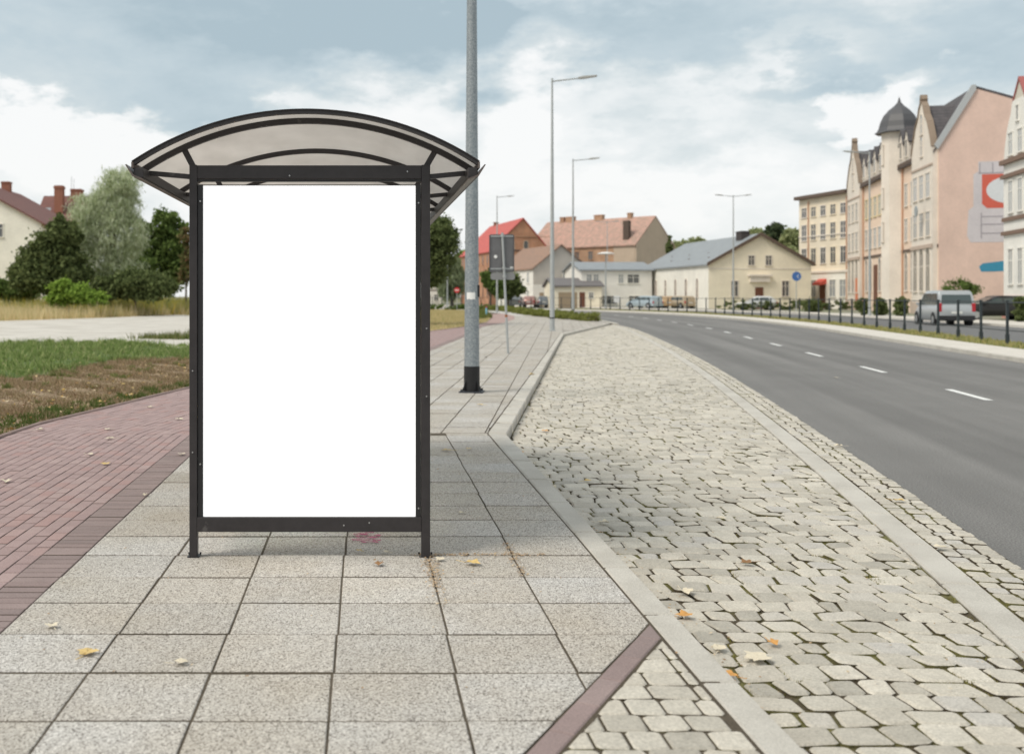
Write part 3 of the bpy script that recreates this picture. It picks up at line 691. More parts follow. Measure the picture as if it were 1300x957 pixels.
# thin rail below top beam and inner poster frame
def inner(mb):
    mb.box(XL+.049, XL+.080, YP-.012, YP+.03, .237, 2.20); mb.box(XR-.086, XR-.055, YP-.012, YP+.03, .237, 2.20)
    mb.box(XL+.046, XR-.052, YP-.010, YP+.02, 2.217, 2.229)
    mb.box(XL+.080, XR-.086, YP+.006, YP+.03, 2.190, 2.200)
SB(inner).build('poster_frame', FRAME2, sh, bevel=.002)
POSTER = mat('blank_poster_added_glow', (.92,.92,.92), .45, emit=(1,1,1,.5))  # plain white sheet, no lightbox; emission added to lift it to pure white
SB(lambda mb: mb.box(XL+.080, XR-.086, YP-.004, YP+.024, .238, 2.193)).build('poster', POSTER, sh)['label'] = 'blank white poster with added glow filling the end frame'
for x, z in ((XR-.135,2.275),(-.42,2.25),(XR-.069,2.09),(XR-.069,.29),(XL+.065,2.1),(XL+.02,1.1),(XR-.022,1.35),(XR-.022,.95),(XL+.02,.62),(XL+.065,.55),(.05,.205),(-.1,.19)):
    SB(lambda mb: mb.cyl((x, YP-.026, z), (x, YP-.008, z), .0045, n=8)).build('bolt', BOLT, sh)
# ribs
for yy in ribs:
    SB(lambda mb: ringarc(mb, yy-.018, yy+.018, -.040, -.008)).build('rib', FRAME, sh)
SB(lambda mb: (ringarc(mb, 6.150, 6.185, -.014, .005), ringarc(mb, 6.142, 6.20, .006, .012))).build('roof_edge_trim', FRAME, sh)
SB(lambda mb: ringarc(mb, 10.5, 10.535, -.036, .012)).build('roof_edge_trim', FRAME, sh)
def polyc():
    m = bpy.data.materials.new('smoky_polycarbonate'); m.use_nodes = True; t = m.node_tree; n = t.nodes; l = t.links; n.clear()
    o = n.new('ShaderNodeOutputMaterial'); d = n.new('ShaderNodeBsdfDiffuse'); tr = n.new('ShaderNodeBsdfTranslucent'); x = n.new('ShaderNodeMixShader'); gl = n.new('ShaderNodeBsdfGlossy'); x2 = n.new('ShaderNodeMixShader')
    tcn = n.new('ShaderNodeTexCoord'); mpn = n.new('ShaderNodeMapping'); mpn.inputs['Scale'].default_value = (1.2, .5, 5); l.new(tcn.outputs['Object'], mpn.inputs[0])
    no = n.new('ShaderNodeTexNoise'); no.inputs['Scale'].default_value = 2.2; no.inputs['Detail'].default_value = 6; l.new(mpn.outputs[0], no.inputs['Vector'])
    r = n.new('ShaderNodeValToRGB'); l.new(no.outputs['Fac'], r.inputs[0]); r.color_ramp.elements[0].position = .3; r.color_ramp.elements[0].color = (.47,.435,.40,1); r.color_ramp.elements[1].position = .7; r.color_ramp.elements[1].color = (.60,.56,.52,1)
    l.new(r.outputs[0], d.inputs[0]); l.new(r.outputs[0], tr.inputs[0]); x.inputs[0].default_value = .55; l.new(d.outputs[0], x.inputs[1]); l.new(tr.outputs[0], x.inputs[2])
    gl.inputs['Roughness'].default_value = .25; x2.inputs[0].default_value = .04; l.new(x.outputs[0], x2.inputs[1]); l.new(gl.outputs[0], x2.inputs[2]); l.new(x2.outputs[0], o.inputs[0]); return m
PC = polyc()
for a, b in ((6.20, 6.36), (6.36, 7.68), (7.68, 9.0), (9.0, 10.32), (10.32, 10.5)):
    def pan(mb, n=32):
        vs_ = []
        for i in range(n+1):
            t = -half+2*half*i/n; p = ap(t, -.004); vs_ += [(p[0], a, p[1]), (p[0], b, p[1])]
        mb.add(vs_, [(2*i, 2*i+1, 2*i+3, 2*i+2)[::-1] for i in range(n)])
    SB(pan).build('roof_panel', PC, sh, smooth=True)
# eave beams and gutters
for s_ in (-1, 1):
    xe = XCR+s_*.985
    SB(lambda mb: mb.box(min(xe-s_*.055, xe+s_*.0), max(xe-s_*.055, xe), 6.15, 10.54, zE-.085, zE-.028)).build('eave_beam', FRAME, sh, bevel=.004)
    def gut(mb):
        prof = [(xe-s_*.058, zE-.092), (xe-s_*.005, zE-.072), (xe+s_*.036, zE-.012), (xe+s_*.043, zE-.014), (xe+s_*.002, zE-.080), (xe-s_*.058, zE-.100)]
        if s_ < 0: prof = prof
        mb.prism(prof if s_ > 0 else prof[::-1], 'y', 6.12, 10.56)
        mb.box(min(xe+s_*.0,xe+s_*.012), max(xe,xe+s_*.012), 6.14, 10.54, zE-.032, zE+.004)
    SB(gut).build('gutter', mat('gutter_metal', (.13,.105,.095), .4, .3, var=.3, vscale=5), sh)
# back glass wall and bench (towards the brick path)
GL = bpy.data.materials.new('shelter_glass'); GL.use_nodes = True
b_ = GL.node_tree.nodes['Principled BSDF']; b_.inputs['Base Color'].default_value = (.75,.8,.78,1); b_.inputs['Transmission Weight'].default_value = 1; b_.inputs['Roughness'].default_value = .03; b_.inputs['IOR'].default_value = 1.05
for a, b in zip(ribs[:-1], ribs[1:]):
    SB(lambda mb: mb.box(XL+.018, XL+.026, a+.06, b-.04, .25, 2.1)).build('glass_panel', GL, sh)
WOODB = mat('bench_wood', (.22,.13,.07), .6, var=.2, vscale=8)
SB(lambda mb: [mb.box(XL+.12+.11*k, XL+.215+.11*k, 7.8, 10.2, .43, .46) for k in range(3)]).build('bench_seat', WOODB, sh)
for y_ in (7.9, 9.0, 10.1): SB(lambda mb: mb.bar((XL+.03, y_, .40), (XL+.44, y_, .42), .04)).build('bench_bracket', FRAME, sh)
# ------------------------------------------------------------------ lamp posts
def lamp_post(name, loc_, h, r0, r1, arm, label, group, double=False, rz=0, plate=False, m=GALV2, base_m=None, detail=False):
    t = empty(name, loc_, label, 'street lamp', group, rz)
    MB().tube([(0,0,.0),(0,0,h*.33),(0,0,h*.66),(0,0,h)], [r0, r0+(r1-r0)*.33, r0+(r1-r0)*.66, r1], 24 if detail else 14).build('pole', m, t, smooth=True)
    if base_m:
        bh = .42
        b = MB(); b.cyl((0,0,.02), (0,0,bh), r0+.003, r0+.002, 24); 
        for k in range(4):
            a = k*math.pi/2+math.pi/4; c, s_ = math.cos(a), math.sin(a)
            b.add([(c*r0, s_*r0, .20), (c*(r0+.075), s_*(r0+.075), .03), (c*r0, s_*r0, .03), (c*r0-s_*.012, s_*r0+c*.012, .20), (c*(r0+.075)-s_*.012, s_*(r0+.075)+c*.012, .03), (c*r0-s_*.012, s_*r0+c*.012, .03)], [(0,1,2),(5,4,3),(0,3,4,1),(1,4,5,2),(0,2,5,3)])
        b.build('base_sleeve', base_m, t, smooth=True)
        f_ = MB(); f_.box(-.19,.19,-.19,.19,0,.022)
        for x in (-.15,.15):
            for y_ in (-.15,.15): f_.cyl((x,y_,.02),(x,y_,.055),.016,n=6)
        f_.build('flange', mat('dark_flange', (.05,.055,.065), .5, .4), t, bevel=.003)
    else:
        f_ = MB(); f_.box(-.16,.16,-.16,.16,0,.02); f_.build('flange', GALV2, t)
        MB().cyl((0,0,.55),(0,0,.60), r0+.004, r0+.004, 14).build('band', BLACKP, t)
    for s_ in ((1,-1) if double else (1,)):
        MB().tube([(0,0,h-.03),(s_*arm*.55,0,h+.06),(s_*arm*.62,0,h+.07)], [.034,.03,.03], 8).build('arm', m, t)
        hd = MB(); x0 = s_*arm*.58; x1 = s_*arm; pr = [(x0,h+.045),(x0,h+.10),(x0+(x1-x0)*.3,h+.15),(x1,h+.165),(x1,h+.125),(x0+(x1-x0)*.3,h+.045)]
        if s_ > 0: pr = pr[::-1]
        hd.prism(pr, 'y', -.13, .13); o = hd.build('lamp_head', mat('lamp_head_grey', (.42,.42,.40), .5, .1), t, bevel=.012)
        MB().prism([(x0+(x1-x0)*.3,h+.042),(x1-s_*.03,h+.118),(x1-s_*.03,h+.112),(x0+(x1-x0)*.3,h+.036)][::(-1 if s_>0 else 1)], 'y', -.10, .10).build('lens', mat('lamp_lens', (.55,.56,.55), .2), o)
    MB().cyl((0,0,h-.06),(0,0,h+.10), r1+.008, r1+.004, 10).build('cap', m, t)
    return t
lg = 'street lamps along the near pavement'
lA = lamp_post('street_lamp', (XP(599,17.25), 17.25, 0), 11.2, .125, .045, 1.9, 'thick galvanised lamp pole with black base and paper sticker, right of the bus shelter', lg, m=GALV, base_m=BLACKP, detail=True, rz=R(-12))
def rn(z): return .125-(.08)*z/11.2
stk = MB(); 
for z0, z1 in ((1.49,1.60),):
    vs_ = []; n = 8
    for i in range(n+1):
        a = R(-138+70*i/n)+R(12); rr = rn(z0)+.003; j_ = random.uniform(-.012,.012)
        vs_ += [(rr*math.cos(a), rr*math.sin(a), z0+j_), (rr*math.cos(a), rr*math.sin(a), z1+j_*.5)]
    stk.add(vs_, [(2*i, 2*i+2, 2*i+3, 2*i+1) for i in range(n)])
stk.build('paper_sticker', WHITE, lA)
MB().box(rn(1.6)-.035, rn(1.6)+.012, -.055, .02, 1.53, 1.72).build('inspection_plate', BLACKP, lA)
lamp_post('street_lamp', (XP(701,47.7), 47.7, 0), 11.1, .115, .04, 1.95, 'tall single arm street lamp standing in front of the low hedge', lg, rz=R(-10))
lamp_post('street_lamp', (XP(727.5,75.6), 75.6, 0), 11.1, .11, .04, 1.85, 'single arm street lamp rising behind the low hedge', lg, rz=R(-5))
lamp_post('street_lamp', (XP(631,103.5), 103.5, 0), 11.1, .11, .04, 1.75, 'farthest single arm street lamp seen beside the grey sign backs', lg, rz=R(15))
lg2 = 'street lamps beyond the railing'
lamp_post('street_lamp', (XP(931,103), 103, .12), 11.0, .10, .04, 1.75, 'double arm street lamp in front of the cream hall with grey roof', lg2, double=True)
lamp_post('street_lamp', (XP(1104,78), 78, .12), 11.8, .10, .04, 1.9, 'street lamp with its arm to the left in front of the turreted pink apartment house', lg2, rz=R(180))
lamp_post('street_lamp', (XP(771,150), 150, .1), 11.8, .10, .04, 1.7, 'double arm street lamp in front of the long brick house with tiled roof', lg2, double=True)
sl_ = empty('street_lamp', (XP(769,128), 128, .05), 'short lamp with a flat wide disc head in front of the white two storey house', 'street lamp', lg2)
MB().tube([(0,0,0),(0,0,6.5)], [.1,.07], 10).build('pole', GALV2, sl_)
MB().lathe([(0,6.75),(.35,6.72),(.95,6.62),(1.0,6.55),(.9,6.5),(.2,6.45),(0,6.45)], n=20).build('lamp_head', WHITE, sl_, smooth=True)
tk = empty('street_lamp', (XP(568,150), 150, 0), 'slim pale street lamp left of the pole, in front of the weeping tree', 'street lamp', lg2)
MB().tube([(0,0,0),(0,0,7.6)], [.1,.06], 8).build('pole', GALV2, tk); MB().box(-.5,.5,-.14,.14,7.6,7.72).build('lamp_head', GALV2, tk)
# ------------------------------------------------------------------ sign backs on leaning pole
sg = empty('traffic_sign', (XP(645,28.8), 28.8, 0), 'two grey traffic sign backs on a thin leaning pole beyond the street lamp base', 'traffic sign')
top = (-.155, 0, 3.24)
MB().cyl((0,0,0), top, .033, .033, 12).build('pole', GALV2, sg, smooth=True)
def onp(z): return -.155*z/3.24
SGB = mat('sign_back_grey', (.15,.15,.155), .55, .2, var=.12, vscale=3); SGB2 = mat('lower_sign_back', (.25,.25,.25), .55, .2)
def signplate(x0, x1, z0, z1, m):
    s = MB(); 
    c = .04; pr = [(x0+c,z0),(x1-c,z0),(x1,z0+c),(x1,z1-c),(x1-c,z1),(x0+c,z1),(x0,z1-c),(x0,z0+c)]
    s.prism(pr, 'y', .04, .052)
    return s
o = signplate(-.50, .17, 2.18, 3.20, SGB).build('sign_panel', SGB, sg)
MB().box(-.50,.17,.024,.040,3.13,3.16).box(-.50,.17,.024,.040,2.26,2.29).build('stiffener', GALV2, o)
MB().box(-.50,-.47,.02,.04,2.2,3.18).box(.14,.17,.02,.04,2.2,3.18).box(-.015-.155,.015-.155,.02,.04,2.2,3.18).build('stiffener', mat('dark_rib', (.08,.08,.085), .6), o)
s_ = MB(); s_.cyl((-.33,.022,2.60),(-.33,.039,2.60),.045,n=14); s_.box(.06,.14,.03,.039,2.30,2.33); s_.build('sticker', WHITE, o)
signplate(-.46, .19, 1.98, 2.17, SGB2).build('sign_panel', SGB2, sg)
MB().cyl((onp(3.15),0,3.12),(onp(3.15),0,3.19),.05,n=12).cyl((onp(2.3),0,2.26),(onp(2.3),0,2.32),.05,n=12).cyl((onp(2.05),0,2.04),(onp(2.05),0,2.10),.05,n=12).build('clamp', GALV2, sg)
MB().cyl((onp(1.0),0,.98),(onp(1.05),0,1.05),.0345,n=12).build('rusty_band', mat('rust', (.30,.10,.03), .8), sg)
# red round sign, blue round sign, blue post, white board
rs = empty('traffic_sign', (XP(580,118), 118, 0), 'small round red traffic sign on a thin post by the weeping tree', 'traffic sign')
MB().cyl((0,0,0),(0,0,2.3),.04,n=8).build('pole', GALV2, rs); MB().cyl((0,-.07,2.2),(0,-.05,2.2),.30,n=24).build('sign_disc', mat('sign_red', (.62,.04,.05), .4), rs)
MB().box(-.22,.22,-.074,-.070,2.15,2.25).build('white_bar', WHITE, rs)
bs = empty('traffic_sign', (XP(1011,98), 98, .1), 'round blue traffic sign at the left corner of the beige apartment house', 'traffic sign')
MB().cyl((0,0,0),(0,0,3.8),.04,n=8).build('pole', GALV2, bs); d_ = MB().cyl((0,-.07,3.25),(0,-.05,3.25),.42,n=28).build('sign_disc', mat('sign_blue', (.06,.16,.42), .4), bs)
MB().bar((.20,-.075,3.10),(.02,-.075,3.28),.05,.008,(0,1,0)).bar((.20,-.075,3.36),(.02,-.075,3.28),.05,.008,(0,1,0)).build('arrow', WHITE, d_)
bp_ = empty('marker_post', (XP(617.5,77), 77, 0), 'small light blue marker post with red cap at the corner of the straw lawn', 'post')
MB().cyl((0,0,0),(0,0,.72),.055,n=12).build('body', mat('light_blue_paint', (.22,.50,.66), .5), bp_); MB().cyl((0,0,.72),(0,0,.84),.06,n=12).build('cap', mat('cap_red', (.4,.05,.08), .5), bp_)
wb = empty('notice_board', (XP(783,124), 124, .06), 'white square notice board fixed behind the railing in front of the white house', 'board')
MB().cyl((0,0,0),(0,0,1.2),.03,n=8).build('pole', GALV2, wb); MB().box(-.36,.36,-.05,-.03,.75,1.55).build('board', WHITE, wb)
# ------------------------------------------------------------------ railing
rl = empty('railing', (25.5, 57, .05), 'long dark metal railing with slim posts along the median of the road', 'railing')
Fr = offset(Fs, 2.3); Fr = [p for p in Fr if p[1] > 14]; Sr = arc(Fr); RAILM = mat('railing_paint', (.035,.045,.05), .5, .2)
bx_ = (25.5, 57, .05)
pm = MB(); pm.box(-.035,.035,-.035,.035,0,1.33); pm.box(-.045,.045,-.045,.045,1.33,1.36); pm.box(-.05,.05,-.05,.05,0,.30)
proto = None; s = 0; first = (20.3, 33.4); pts = []
sA = min(range(len(Fr)), key=lambda i: abs(Fr[i][0]/Fr[i][1]-.6045)); s = Sr[sA] % 2.45
while s < Sr[-1] and len(pts) < 86:
    p, d = at_s(Fr, Sr, s); pts.append((p, d)); s += 2.45
for p, d in pts:
    if proto is None: proto = pm.build('post', RAILM, rl); o = proto
    else: o = proto.copy(); COL.objects.link(o); o.parent = rl
    o.location = (p.x-bx_[0], p.y-bx_[1], 0); o.rotation_euler = (random.gauss(0,.008), random.gauss(0,.008), math.atan2(-d.x, d.y))
for z, r_ in ((1.30,.018),(.42,.014)):
    rr_ = MB()
    for (p, _), (q, _) in zip(pts[:-1], pts[1:]): rr_.bar((p.x-bx_[0], p.y-bx_[1], z), (q.x-bx_[0], q.y-bx_[1], z), r_*2)
    rr_.build('rail', RAILM, rl)
# ------------------------------------------------------------------ buildings
def plaster(name, c, var=.08): return mat(name, c, .85, var=var, vscale=.35, col2=tuple(q*.93 for q in c), fine=.05, fscale=6)
_wp = {}
def win_proto(w_, h_, fm, gm, arch, cross):
    key = (round(w_,2), round(h_,2), fm.name, gm.name, arch, cross)
    if key in _wp: return _wp[key]
    f_ = MB(); t = .09
    a = w_/2; 
    f_.box(-a-t,-a,-.05,.0,-h_/2,h_/2).box(a,a+t,-.05,.0,-h_/2,h_/2).box(-a-t-.05,a+t+.05,-.12,.0,-h_/2-.10,-h_/2)
    if arch:
        n = 8; ro = a+t
        for i in range(n):
            t0 = math.pi*i/n; t1 = math.pi*(i+1)/n
            f_.prism([(a*math.cos(t0),h_/2+a*math.sin(t0)),(ro*math.cos(t0),h_/2+ro*math.sin(t0)),(ro*math.cos(t1),h_/2+ro*math.sin(t1)),(a*math.cos(t1),h_/2+a*math.sin(t1))],'y',-.05,0)
    else: f_.box(-a-t-.03,a+t+.03,-.08,.0,h_/2,h_/2+.10)
    if cross: f_.box(-.03,.03,-.04,-.006,-h_/2,h_/2).box(-a,-.03,-.04,-.006,h_*.16,h_*.16+.05).box(.03,a,-.04,-.006,h_*.16,h_*.16+.05)
    p_ = MB()
    if arch: p_.prism([(-a,-h_/2),(a,-h_/2)]+[(a*math.cos(math.pi*i/8),h_/2+a*math.sin(math.pi*i/8)) for i in range(1,8)] ,'y',-.012,-.004)
    p_.box(-a,a,-.013,-.003,-h_/2,h_/2) if not arch else None
    o = f_.build('window', fm); q = p_.build('pane', gm, o)
    _wp[key] = [o, q, False]; return _wp[key]
def window(parent, x, y, z, w_, h_, fm, gm=None, ang=0, arch=False, cross=True):
    gm = gm or GLASSD; pr = win_proto(w_, h_, fm, gm, arch, cross)
    if not pr[2]: o = pr[0]; pr[2] = True
    else:
        o = pr[0].copy(); COL.objects.link(o); q = pr[1].copy(); COL.objects.link(q); q.parent = o
    o.parent = parent; o.location = (x, y, z); o.rotation_euler = (0, 0, ang); return o
def building(name, label, p0, p1, group=None, z=.05, cat='building'):
    a = Vector(p0); b = Vector(p1); d = b-a
    return empty(name, (a.x, a.y, z), label, cat, group, math.atan2(d.y, d.x)), d.length
def roof_slab(par, prof_pts, axis, a, b, m, th=.18, name='roof'):
    r = MB()
    for (p, q) in zip(prof_pts[:-1], prof_pts[1:]):
        r.prism([p, q, (q[0], q[1]+th), (p[0], p[1]+th)], axis, a, b)
    return r.build(name, m, par)
def gable_house(name, label, p0, p1, depth, eave, ridge, axis, wm, rm, ro=.5, ov=.35, group=None, z=.05):
    t, L = building(name, label, p0, p1, group, z)
    if axis == 'x': MB().prism([(0,-.3),(depth,-.3),(depth,eave),(depth*ro,ridge),(0,eave)],'x',0,L).build('wall', wm, t); k = (ridge-eave)/(depth*ro); k2 = (ridge-eave)/(depth*(1-ro)); rf = roof_slab(t, [(-ov,eave-ov*k+.02),(depth*ro,ridge+.02),(depth+ov,eave-ov*k2+.02)],'x',-ov,L+ov,rm)
    else: MB().prism([(0,-.3),(L,-.3),(L,eave),(L*ro,ridge),(0,eave)],'y',0,depth).build('wall', wm, t); k = (ridge-eave)/(L*ro); k2 = (ridge-eave)/(L*(1-ro)); rf = roof_slab(t, [(-ov,eave-ov*k+.02),(L*ro,ridge+.02),(L+ov,eave-ov*k2+.02)],'y',-ov,depth+ov,rm)
    return t, L, rf
def chimney(par, x, y, z, w_=.7, h_=1.4, m=None, d=None):
    m = m or mat('chimney_brick', (.28,.12,.08), .9, var=.15); d = d or w_
    c = MB(); c.box(x-w_/2,x+w_/2,y-d/2,y+d/2,z-1.2,z+h_); c.box(x-w_/2-.07,x+w_/2+.07,y-d/2-.07,y+d/2+.07,z+h_*.86,z+h_*.95); return c.build('chimney', m, par)
def tilem(name, c, c2, sc=6):
    m = bpy.data.materials.new(name); m.use_nodes = True; t = m.node_tree; n = t.nodes; l = t.links; b = n['Principled BSDF']; b.inputs['Roughness'].default_value = .8
    tcn = n.new('ShaderNodeTexCoord'); wv_ = n.new('ShaderNodeTexNoise'); wv_.inputs['Scale'].default_value = sc*.35; wv_.inputs['Detail'].default_value = 8; l.new(tcn.outputs['Object'], wv_.inputs['Vector'])
    mr = n.new('ShaderNodeMapRange'); l.new(wv_.outputs['Fac'], mr.inputs[0]); mr.inputs[1].default_value = .35; mr.inputs[2].default_value = .65
    x = n.new('ShaderNodeMix'); x.data_type = 'RGBA'; l.new(mr.outputs[0], x.inputs['Factor']); x.inputs['A'].default_value = (*c,1); x.inputs['B'].default_value = (*c2,1)
    wa = n.new('ShaderNodeTexWave'); wa.wave_type = 'BANDS'; wa.bands_direction = 'Z'; wa.inputs['Scale'].default_value = 1.1; l.new(tcn.outputs['Object'], wa.inputs['Vector'])
    m2 = n.new('ShaderNodeMapRange'); l.new(wa.outputs['Fac'], m2.inputs[0]); m2.inputs[3].default_value = .82; m2.inputs[4].default_value = 1.08
    s = n.new('ShaderNodeVectorMath'); s.operation = 'SCALE'; l.new(x.outputs['Result'], s.inputs[0]); l.new(m2.outputs[0], s.inputs['Scale']); l.new(s.outputs[0], b.inputs['Base Color']); return m
def brickwall(name, c1, c2, mortar):
    m = bpy.data.materials.new(name); m.use_nodes = True; t = m.node_tree; n = t.nodes; l = t.links; b = n['Principled BSDF']; b.inputs['Roughness'].default_value = .9
    tcn = n.new('ShaderNodeTexCoord'); sp = n.new('ShaderNodeSeparateXYZ'); l.new(tcn.outputs['Object'], sp.inputs[0]); ad = n.new('ShaderNodeMath'); l.new(sp.outputs[0], ad.inputs[0]); l.new(sp.outputs[1], ad.inputs[1])
    cb_ = n.new('ShaderNodeCombineXYZ'); l.new(ad.outputs[0], cb_.inputs[0]); l.new(sp.outputs[2], cb_.inputs[1])
    br = n.new('ShaderNodeTexBrick'); l.new(cb_.outputs[0], br.inputs['Vector']); br.inputs['Scale'].default_value = 1; br.inputs['Brick Width'].default_value = .26; br.inputs['Row Height'].default_value = .09; br.inputs['Mortar Size'].default_value = .012
    br.inputs['Color1'].default_value = (*c1,1); br.inputs['Color2'].default_value = (*c2,1); br.inputs['Mortar'].default_value = (*mortar,1)
    no = n.new('ShaderNodeTexNoise'); no.inputs['Scale'].default_value = .6; no.inputs['Detail'].default_value = 6; l.new(tcn.outputs['Object'], no.inputs['Vector'])
    m2 = n.new('ShaderNodeMapRange'); l.new(no.outputs['Fac'], m2.inputs[0]); m2.inputs[1].default_value = .3; m2.inputs[2].default_value = .7; m2.inputs[3].default_value = .75; m2.inputs[4].default_value = 1.15
    s = n.new('ShaderNodeVectorMath'); s.operation = 'SCALE'; l.new(br.outputs['Color'], s.inputs[0]); l.new(m2.outputs[0], s.inputs['Scale']); l.new(s.outputs[0], b.inputs['Base Color']); return m
PINK = plaster('pink_plaster', (.72,.53,.45)); PEACH = plaster('peach_plaster', (.80,.62,.49)); OCH = plaster('ochre_plaster', (.80,.70,.55)); STN = plaster('stone_trim', (.75,.68,.60))
CREAM = plaster('cream_plaster', (.86,.78,.62)); WPL = plaster('white_plaster', (.80,.77,.70)); WPL2 = plaster('warm_white_plaster', (.80,.77,.71)); GREYP = plaster('grey_plaster', (.52,.48,.43), .1)
SLATE = tilem('slate_tiles', (.075,.07,.075), (.11,.10,.105)); REDT = tilem('bright_red_tiles', (.55,.12,.10), (.44,.10,.09)); OLDT = tilem('old_red_tiles', (.50,.30,.24), (.34,.24,.19), 5); BRT = tilem('brown_tiles', (.33,.20,.14), (.25,.17,.13)); DRT = tilem('dark_red_tiles', (.20,.085,.07), (.15,.07,.06)); GRR = mat('grey_sheet_roof', (.25,.27,.285), .55, var=.12, vscale=.7)
BRW = brickwall('brick_wall', (.50,.23,.125), (.43,.19,.10), (.45,.31,.22)); BRW2 = brickwall('pale_brick_wall', (.46,.27,.16), (.38,.21,.13), (.45,.34,.25)); BRND = mat('brown_door', (.15,.06,.035), .6); ORD = mat('orange_door', (.62,.22,.12), .6); DKT = mat('dark_trim', (.12,.085,.065), .7)
# --- turreted pink apartment house
t, L = building('apartment_house', 'pink turreted apartment house with slate roof and painted advert on its side wall', (54.3,119), (45.6,84.8))
D = 13; EV = 13.3
prof = [(0,-.3),(D,-.3),(D,14.0),(2.6,17.7),(0,EV)]
MB().prism(prof, 'x', 0, L-.02).build('wall', PEACH, t)
MB().prism([(0.0,-.3),(D,-.3),(D,14.0),(2.6,17.75),(-.0,EV)], 'x', L-.02, L+.12).build('side_wall', PINK, t)
roof_slab(t, [(-.35,EV-.5),(2.6,17.75)], 'x', 0, L-.1, SLATE); roof_slab(t, [(2.6,17.75),(D+.2,14.0)], 'x', 0, L+.15, SLATE)
MB().prism([(-.1,EV-.25),(2.6,17.6),(2.6,18.0),(2.3,18.0),(-.35,EV+.1)], 'x', L+.12, L+.3).build('verge', mat('grey_verge', (.42,.44,.45), .6), t)
chimney(t, L-1.2, 7, 16.7, .8, .9, mat('dark_chimney', (.06,.05,.05), .9)); chimney(t, 12, 4, 17.6, .9, 1.0)
MB().box(6.9, L-6.8, -.35, 0, EV-.45, EV-.05).box(0, L, -.08, 0, 5.35, 5.6).build('cornice', DKT, t)
def wimperg(x0, x1, tip):           # projecting bay with tall pointed gable
    xm = (x0+x1)/2; w_ = (x1-x0)/2
    MB().box(x0, x1, -.4, .3, -.3, 13.3).build('gable_bay', STN, t)
    g1 = [(x0,13.3),(x1,13.3),(x1-w_*.10,14.0),(x1-w_*.34,15.2),(x1-w_*.40,15.5),(xm+w_*.34,16.2),(xm+w_*.22,16.9),(xm+w_*.14,17.1),(xm+.16,tip-.5),(xm+.26,tip-.35),(xm+.1,tip),(xm-.1,tip),(xm-.26,tip-.35),(xm-.16,tip-.5),(xm-w_*.14,17.1),(xm-w_*.22,16.9),(xm-w_*.34,16.2),(x0+w_*.40,15.5),(x0+w_*.34,15.2),(x0+w_*.10,14.0)]
    MB().prism(g1, 'y', -.4, -.05).build('gable', STN, t)
    g2 = MB()
    for a_, b_2 in zip(g1[1:], g1[2:]+g1[:1]):
        if a_[1] > 13.2: g2.bar((a_[0],-.25,a_[1]+.04),(b_2[0],-.25,b_2[1]+.04),.5,.10,(0,0,1) if abs(a_[0]-b_2[0]) > .05 else (1,0,0))
    g2.build('gable_coping', mat('brown_coping', (.26,.20,.15), .8), t)
    roof_slab(t, [(x0-.1,13.2),(xm,16.9),(x1+.1,13.2)], 'y', -.04, 4.0, SLATE)
    for z, n_ in ((3.4,3),(7.3,3),(10.4,3),(13.6,1),(15.4,1)):
        for k in range(n_):
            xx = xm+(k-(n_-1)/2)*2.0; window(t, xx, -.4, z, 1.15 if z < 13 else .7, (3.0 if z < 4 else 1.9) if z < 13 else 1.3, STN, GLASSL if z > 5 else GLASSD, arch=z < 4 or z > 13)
    for e0, za_, zb_ in ((.12,5.35,5.65),(.08,11.9,12.05),(.10,-.3,1.0)): MB().box(x0-.05,x1+.05,-.4-e0,-.4,za_,zb_).build('band', plaster('trim_brown', (.50,.40,.33)), t)
wimperg(L-6.7, L-.15, 17.9); wimperg(.1, 6.7, 18.4)
tx = L-13.4
MB().cyl((tx,.1,-.3),(tx,.1,16.6),1.5,1.5,8).build('turret', STN, t)
MB().lathe([(2.1,16.3),(1.88,16.45),(1.72,16.8),(1.6,17.3),(1.32,17.9),(.9,18.4),(.42,18.8),(.16,19.1),(.05,19.5),(0,19.7)], (tx,.1,0), 8).lathe([(1.3,16.3),(2.05,16.3)], (tx,.1,0), 8).build('turret_roof', mat('slate_dome', (.085,.085,.09), .5), t)
for z in (7.3, 10.4, 14.3): window(t, tx, -1.30, z, .6, 1.7, STN, GLASSD)
for k in range(7):
    x = 8.3+k*2.05
    if abs(x-tx) < 1.6: continue
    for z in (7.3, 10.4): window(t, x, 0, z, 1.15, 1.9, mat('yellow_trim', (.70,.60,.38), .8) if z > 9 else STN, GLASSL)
    if k in (2,): continue
    window(t, x, 0, 3.4, 1.0, 2.8, STN, GLASSD, arch=True)
for x in (L-8.1, L-10.3):
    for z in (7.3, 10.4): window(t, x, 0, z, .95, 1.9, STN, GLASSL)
    window(t, x, 0, 3.4, 1.0, 2.8, STN, GLASSD, arch=True)
for x in (8.6, 11.0, 13.6, 16.2, 18.8, L-10.9, L-8.9):
    if abs(x-tx) < 1.7 or x > L-7.1: continue
    dm = MB(); dm.prism([(x-.7,EV+.0),(x+.7,EV+.0),(x+.7,EV+1.7),(x,EV+2.7),(x-.7,EV+1.7)],'y',-.30,1.6); o = dm.build('dormer', STN, t)
    window(o, x, -.30, EV+1.05, .75, 1.4, STN, GLASSD, cross=False)
    MB().prism([(x-.85,EV+1.6),(x,EV+2.95),(x+.85,EV+1.6),(x+.85,EV+1.45),(x,EV+2.75),(x-.85,EV+1.45)],'y',-.36,1.9).build('dormer_roof', SLATE, o)
MB().box(12.0,13.4,-.1,0,-.3,4.6).build('door', BRND, t); MB().box(5.0,6.0,-.5,-.4,0,3.4).build('door', ORD, t)
for x_ in (L-11.4, 6.95, L-15.6): MB().cyl((x_,-.1,-.3),(x_,-.1,EV-.4),.08,n=6).build('downpipe', mat('copper_pipe', (.55,.33,.22), .6), t)
